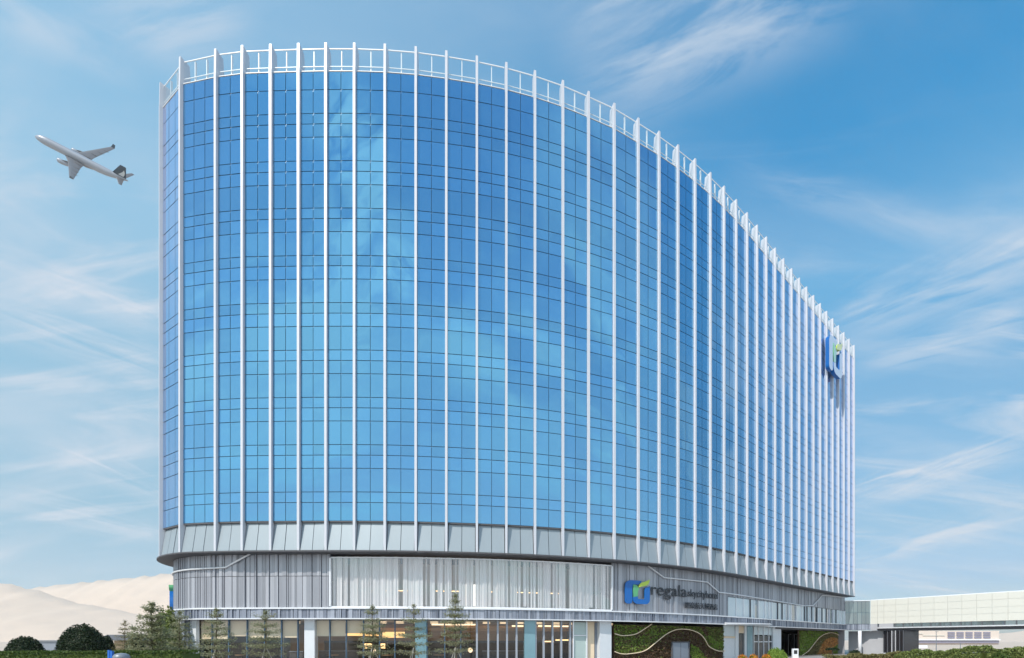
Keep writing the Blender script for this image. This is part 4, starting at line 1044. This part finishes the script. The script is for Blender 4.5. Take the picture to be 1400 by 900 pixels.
# a thin cirrostratus sheet thickens towards the left (west) and low down, and thins out overhead on the right
vl = N.new('ShaderNodeMapRange'); vl.interpolation_type = 'SMOOTHSTEP'; vl.inputs[1].default_value = 0.35; vl.inputs[2].default_value = -0.75; vl.inputs[3].default_value = 0.0; vl.inputs[4].default_value = 0.66
L.new(sep.outputs[0], vl.inputs[0])
ov = N.new('ShaderNodeMapRange'); ov.interpolation_type = 'SMOOTHSTEP'; ov.inputs[1].default_value = 0.72; ov.inputs[2].default_value = 0.40; ov.inputs[3].default_value = 0.5; ov.inputs[4].default_value = 1.15
L.new(sep.outputs[2], ov.inputs[0])
inv = lambda x: math_node('SUBTRACT', 1.0, x)
# one long brushed cirrus band climbing to the upper right
def pcoord(u, v):
    d = Vector(((u-CX)/F, 1.0, (HY-v)/F)).normalized(); return Vector((d.x/(d.z+0.22), d.y/(d.z+0.22)))
def band(u0, v0, u1, v1, wid, amp, seed):
    A, B = pcoord(u0, v0), pcoord(u1, v1); d = (B-A); Lb = d.length; d.normalize(); q = Vector((-d.y, d.x)); mid = (A+B)/2
    al = math_node('ADD', math_node('MULTIPLY', px, d.x), math_node('MULTIPLY', py, d.y)); ac = math_node('ADD', math_node('MULTIPLY', px, q.x), math_node('MULTIPLY', py, q.y))
    cc = N.new('ShaderNodeCombineXYZ'); L.new(math_node('MULTIPLY_ADD', al, 2.0, seed), cc.inputs[0]); L.new(math_node('MULTIPLY', ac, 9.0), cc.inputs[1])
    nz = N.new('ShaderNodeTexNoise'); nz.inputs['Scale'].default_value = 1.6; nz.inputs['Detail'].default_value = 8; nz.inputs['Roughness'].default_value = 0.62; nz.inputs['Distortion'].default_value = 0.8
    L.new(cc.outputs[0], nz.inputs['Vector'])
    wob = math_node('MULTIPLY_ADD', nz.outputs['Fac'], wid*1.6, -wid*0.8)
    dist = math_node('ABSOLUTE', math_node('ADD', math_node('SUBTRACT', ac, mid.dot(q)), wob))
    al2 = math_node('ABSOLUTE', math_node('SUBTRACT', al, mid.dot(d)))
    m1 = N.new('ShaderNodeMapRange'); m1.interpolation_type = 'SMOOTHSTEP'; m1.inputs[1].default_value = wid; m1.inputs[2].default_value = 0.0; L.new(dist, m1.inputs[0])
    m2 = N.new('ShaderNodeMapRange'); m2.interpolation_type = 'SMOOTHSTEP'; m2.inputs[1].default_value = Lb*0.65; m2.inputs[2].default_value = Lb*0.2; L.new(al2, m2.inputs[0])
    m3 = N.new('ShaderNodeMapRange'); m3.inputs[1].default_value = 0.36; m3.inputs[2].default_value = 0.66; m3.inputs[4].default_value = amp; L.new(nz.outputs['Fac'], m3.inputs[0])
    return math_node('MULTIPLY', math_node('MULTIPLY', m1.outputs[0], m2.outputs[0]), m3.outputs[0])
tot = math_node('MULTIPLY', cs, ov.outputs[0], None, True)
for args in ((800, 110, 1160, -20, 0.10, 0.85, 1.7), (1150, 455, 1440, 340, 0.12, 0.85, 4.2), (1170, 500, 1420, 440, 0.10, 0.7, 7.7), (1170, 690, 1420, 600, 0.16, 0.9, 9.3), (1170, 770, 1420, 700, 0.18, 0.9, 2.3), (1020, 235, 1300, 330, 0.05, 0.35, 5.5),
             (-30, 10, 190, 90, 0.05, 0.6, 3.3), (180, 70, 330, 10, 0.06, 0.6, 6.1), (-20, 365, 230, 450, 0.10, 0.75, 8.8), (-20, 430, 230, 520, 0.12, 0.6, 1.1), (-20, 680, 230, 740, 0.16, 0.8, 2.9), (40, 600, 240, 690, 0.12, 0.6, 4.9)):
    tot = math_node('ADD', tot, band(*args))
bk = N.new('ShaderNodeMapRange'); bk.inputs[1].default_value = 0.0; bk.inputs[2].default_value = -0.3; bk.inputs[3].default_value = 1.0; bk.inputs[4].default_value = 1.7; L.new(sep.outputs[1], bk.inputs[0])
def pback(u, v):
    d = Vector(((u-CX)/F, -1.0, (HY-v)/F)).normalized(); return Vector((d.x/(d.z+0.22), d.y/(d.z+0.22)))
front_p = pcoord; pcoord = pback       # clouds on the sun's side, behind the camera
for args in ((470, 250, 560, 150, 0.16, 1.5, 4.4), (440, 480, 540, 300, 0.20, 1.5, 6.6), (290, 470, 500, 420, 0.14, 1.3, 9.9), (600, 330, 680, 420, 0.14, 1.2, 2.2), (250, 640, 520, 600, 0.2, 1.0, 7.2)):
    tot = math_node('ADD', tot, band(*args))
pcoord = front_p
cD = cloud(1.5, 60, (0.9, 1.2), 0.50, 0.72, 12.6, 0.5)  # soft puffs on the sun's side
gb = N.new('ShaderNodeMapRange'); gb.inputs[1].default_value = -0.1; gb.inputs[2].default_value = -0.4; gb.inputs[3].default_value = 0.0; gb.inputs[4].default_value = 0.60; L.new(sep.outputs[1], gb.inputs[0])
cs2 = math_node('ADD', math_node('MULTIPLY', tot, bk.outputs[0]), math_node('MULTIPLY', cD, gb.outputs[0]), None, True)
veil = N.new('ShaderNodeMix'); veil.data_type = 'RGBA'; veil.inputs[7].default_value = (1.6, 2.8, 3.6, 1); L.new(vl.outputs[0], veil.inputs[0])
mix = N.new('ShaderNodeMix'); mix.data_type = 'RGBA'; mix.inputs[7].default_value = (2.95, 3.35, 3.85, 1)
ramp = N.new('ShaderNodeValToRGB'); el = ramp.color_ramp.elements
tones = [(0.10, (.32, .42, .53)), (0.19, (.41, .55, .57)), (0.39, (.57, .88, .86)), (0.54, (.54, 1.16, 1.16)), (0.67, (.16, 1.0, 1.2))]
el[0].position = tones[0][0]; el[0].color = (*tones[0][1], 1); el[1].position = tones[-1][0]; el[1].color = (*tones[-1][1], 1)
for p_, c_ in tones[1:-1]:
    e_ = el.new(p_); e_.color = (*c_, 1)
L.new(sep.outputs[2], ramp.inputs[0])
tint = N.new('ShaderNodeMix'); tint.data_type = 'RGBA'; tint.blend_type = 'MULTIPLY'; tint.inputs[0].default_value = 1.0
L.new(sky.outputs[0], tint.inputs[6]); L.new(ramp.outputs[0], tint.inputs[7]); L.new(tint.outputs[2], veil.inputs[6]); 
gl1 = N.new('ShaderNodeMapRange'); gl1.interpolation_type = 'SMOOTHSTEP'; gl1.inputs[1].default_value = 0.05; gl1.inputs[2].default_value = -0.45; L.new(sep.outputs[1], gl1.inputs[0])
back_tone = N.new('ShaderNodeMix'); back_tone.data_type = 'RGBA'      # sky half behind the camera, toned by height to shape the glass reflections
r2 = N.new('ShaderNodeValToRGB'); e2 = r2.color_ramp.elements
gt = [(0.16, (.98, 1.08, 1.18)), (0.47, (.45, .68, .96)), (0.72, (.22, .38, .68))]
e2[0].position = gt[0][0]; e2[0].color = (*gt[0][1], 1); e2[1].position = gt[2][0]; e2[1].color = (*gt[2][1], 1); e_ = e2.new(gt[1][0]); e_.color = (*gt[1][1], 1)
L.new(sep.outputs[2], r2.inputs[0])
g5 = N.new('ShaderNodeMix'); g5.data_type = 'RGBA'; g5.blend_type = 'MULTIPLY'; g5.inputs[0].default_value = 1.0; g5.inputs[7].default_value = (5, 5, 5, 1); L.new(r2.outputs[0], g5.inputs[6]); L.new(g5.outputs[2], back_tone.inputs[7])
L.new(math_node('MULTIPLY', gl1.outputs[0], 0.90), back_tone.inputs[0])
ccol = N.new('ShaderNodeMix'); ccol.data_type = 'RGBA'; ccol.inputs[6].default_value = (2.95, 3.35, 3.85, 1); ccol.inputs[7].default_value = (4.2, 5.6, 6.0, 1); L.new(gl1.outputs[0], ccol.inputs[0]); L.new(ccol.outputs[2], mix.inputs[7])
L.new(veil.outputs[2], back_tone.inputs[6]); L.new(back_tone.outputs[2], mix.inputs[6]); L.new(cs2, mix.inputs[0]); L.new(mix.outputs[2], bg.inputs[0])

sd = bpy.data.lights.new('sun', 'SUN'); sd.energy = 2.8; sd.angle = math.radians(0.5); sd.color = (1.0, 0.94, 0.86)
so_ = bpy.data.objects.new('sun', sd); COL.objects.link(so_)
sdir = Vector((math.sin(SUN_AZ)*math.cos(SUN_EL), math.cos(SUN_AZ)*math.cos(SUN_EL), math.sin(SUN_EL)))
so_.rotation_euler = sdir.to_track_quat('Z', 'Y').to_euler(); so_.location = (0, 0, 60)

cd = bpy.data.cameras.new('camera'); cam = bpy.data.objects.new('camera', cd); COL.objects.link(cam)
cam.location = (0, 0, EYE); cam.rotation_euler = (PI/2, 0, 0)
cd.sensor_width = 36.0; cd.lens = F/1400*36; cd.shift_x = (700-CX)/1400; cd.shift_y = (HY-450)/1400
cd.clip_start = 0.1; cd.clip_end = 20000
SC.camera = cam
SC.view_settings.view_transform = 'Standard'; SC.view_settings.look = 'None'; SC.view_settings.gamma = 1; SC.view_settings.exposure = 0.6; SC.view_settings.use_curve_mapping = False
SC.render.engine = 'CYCLES'
SC.cycles.max_bounces = 8; SC.cycles.transparent_max_bounces = 12; SC.cycles.volume_bounces = 1; SC.cycles.sample_clamp_indirect = 6
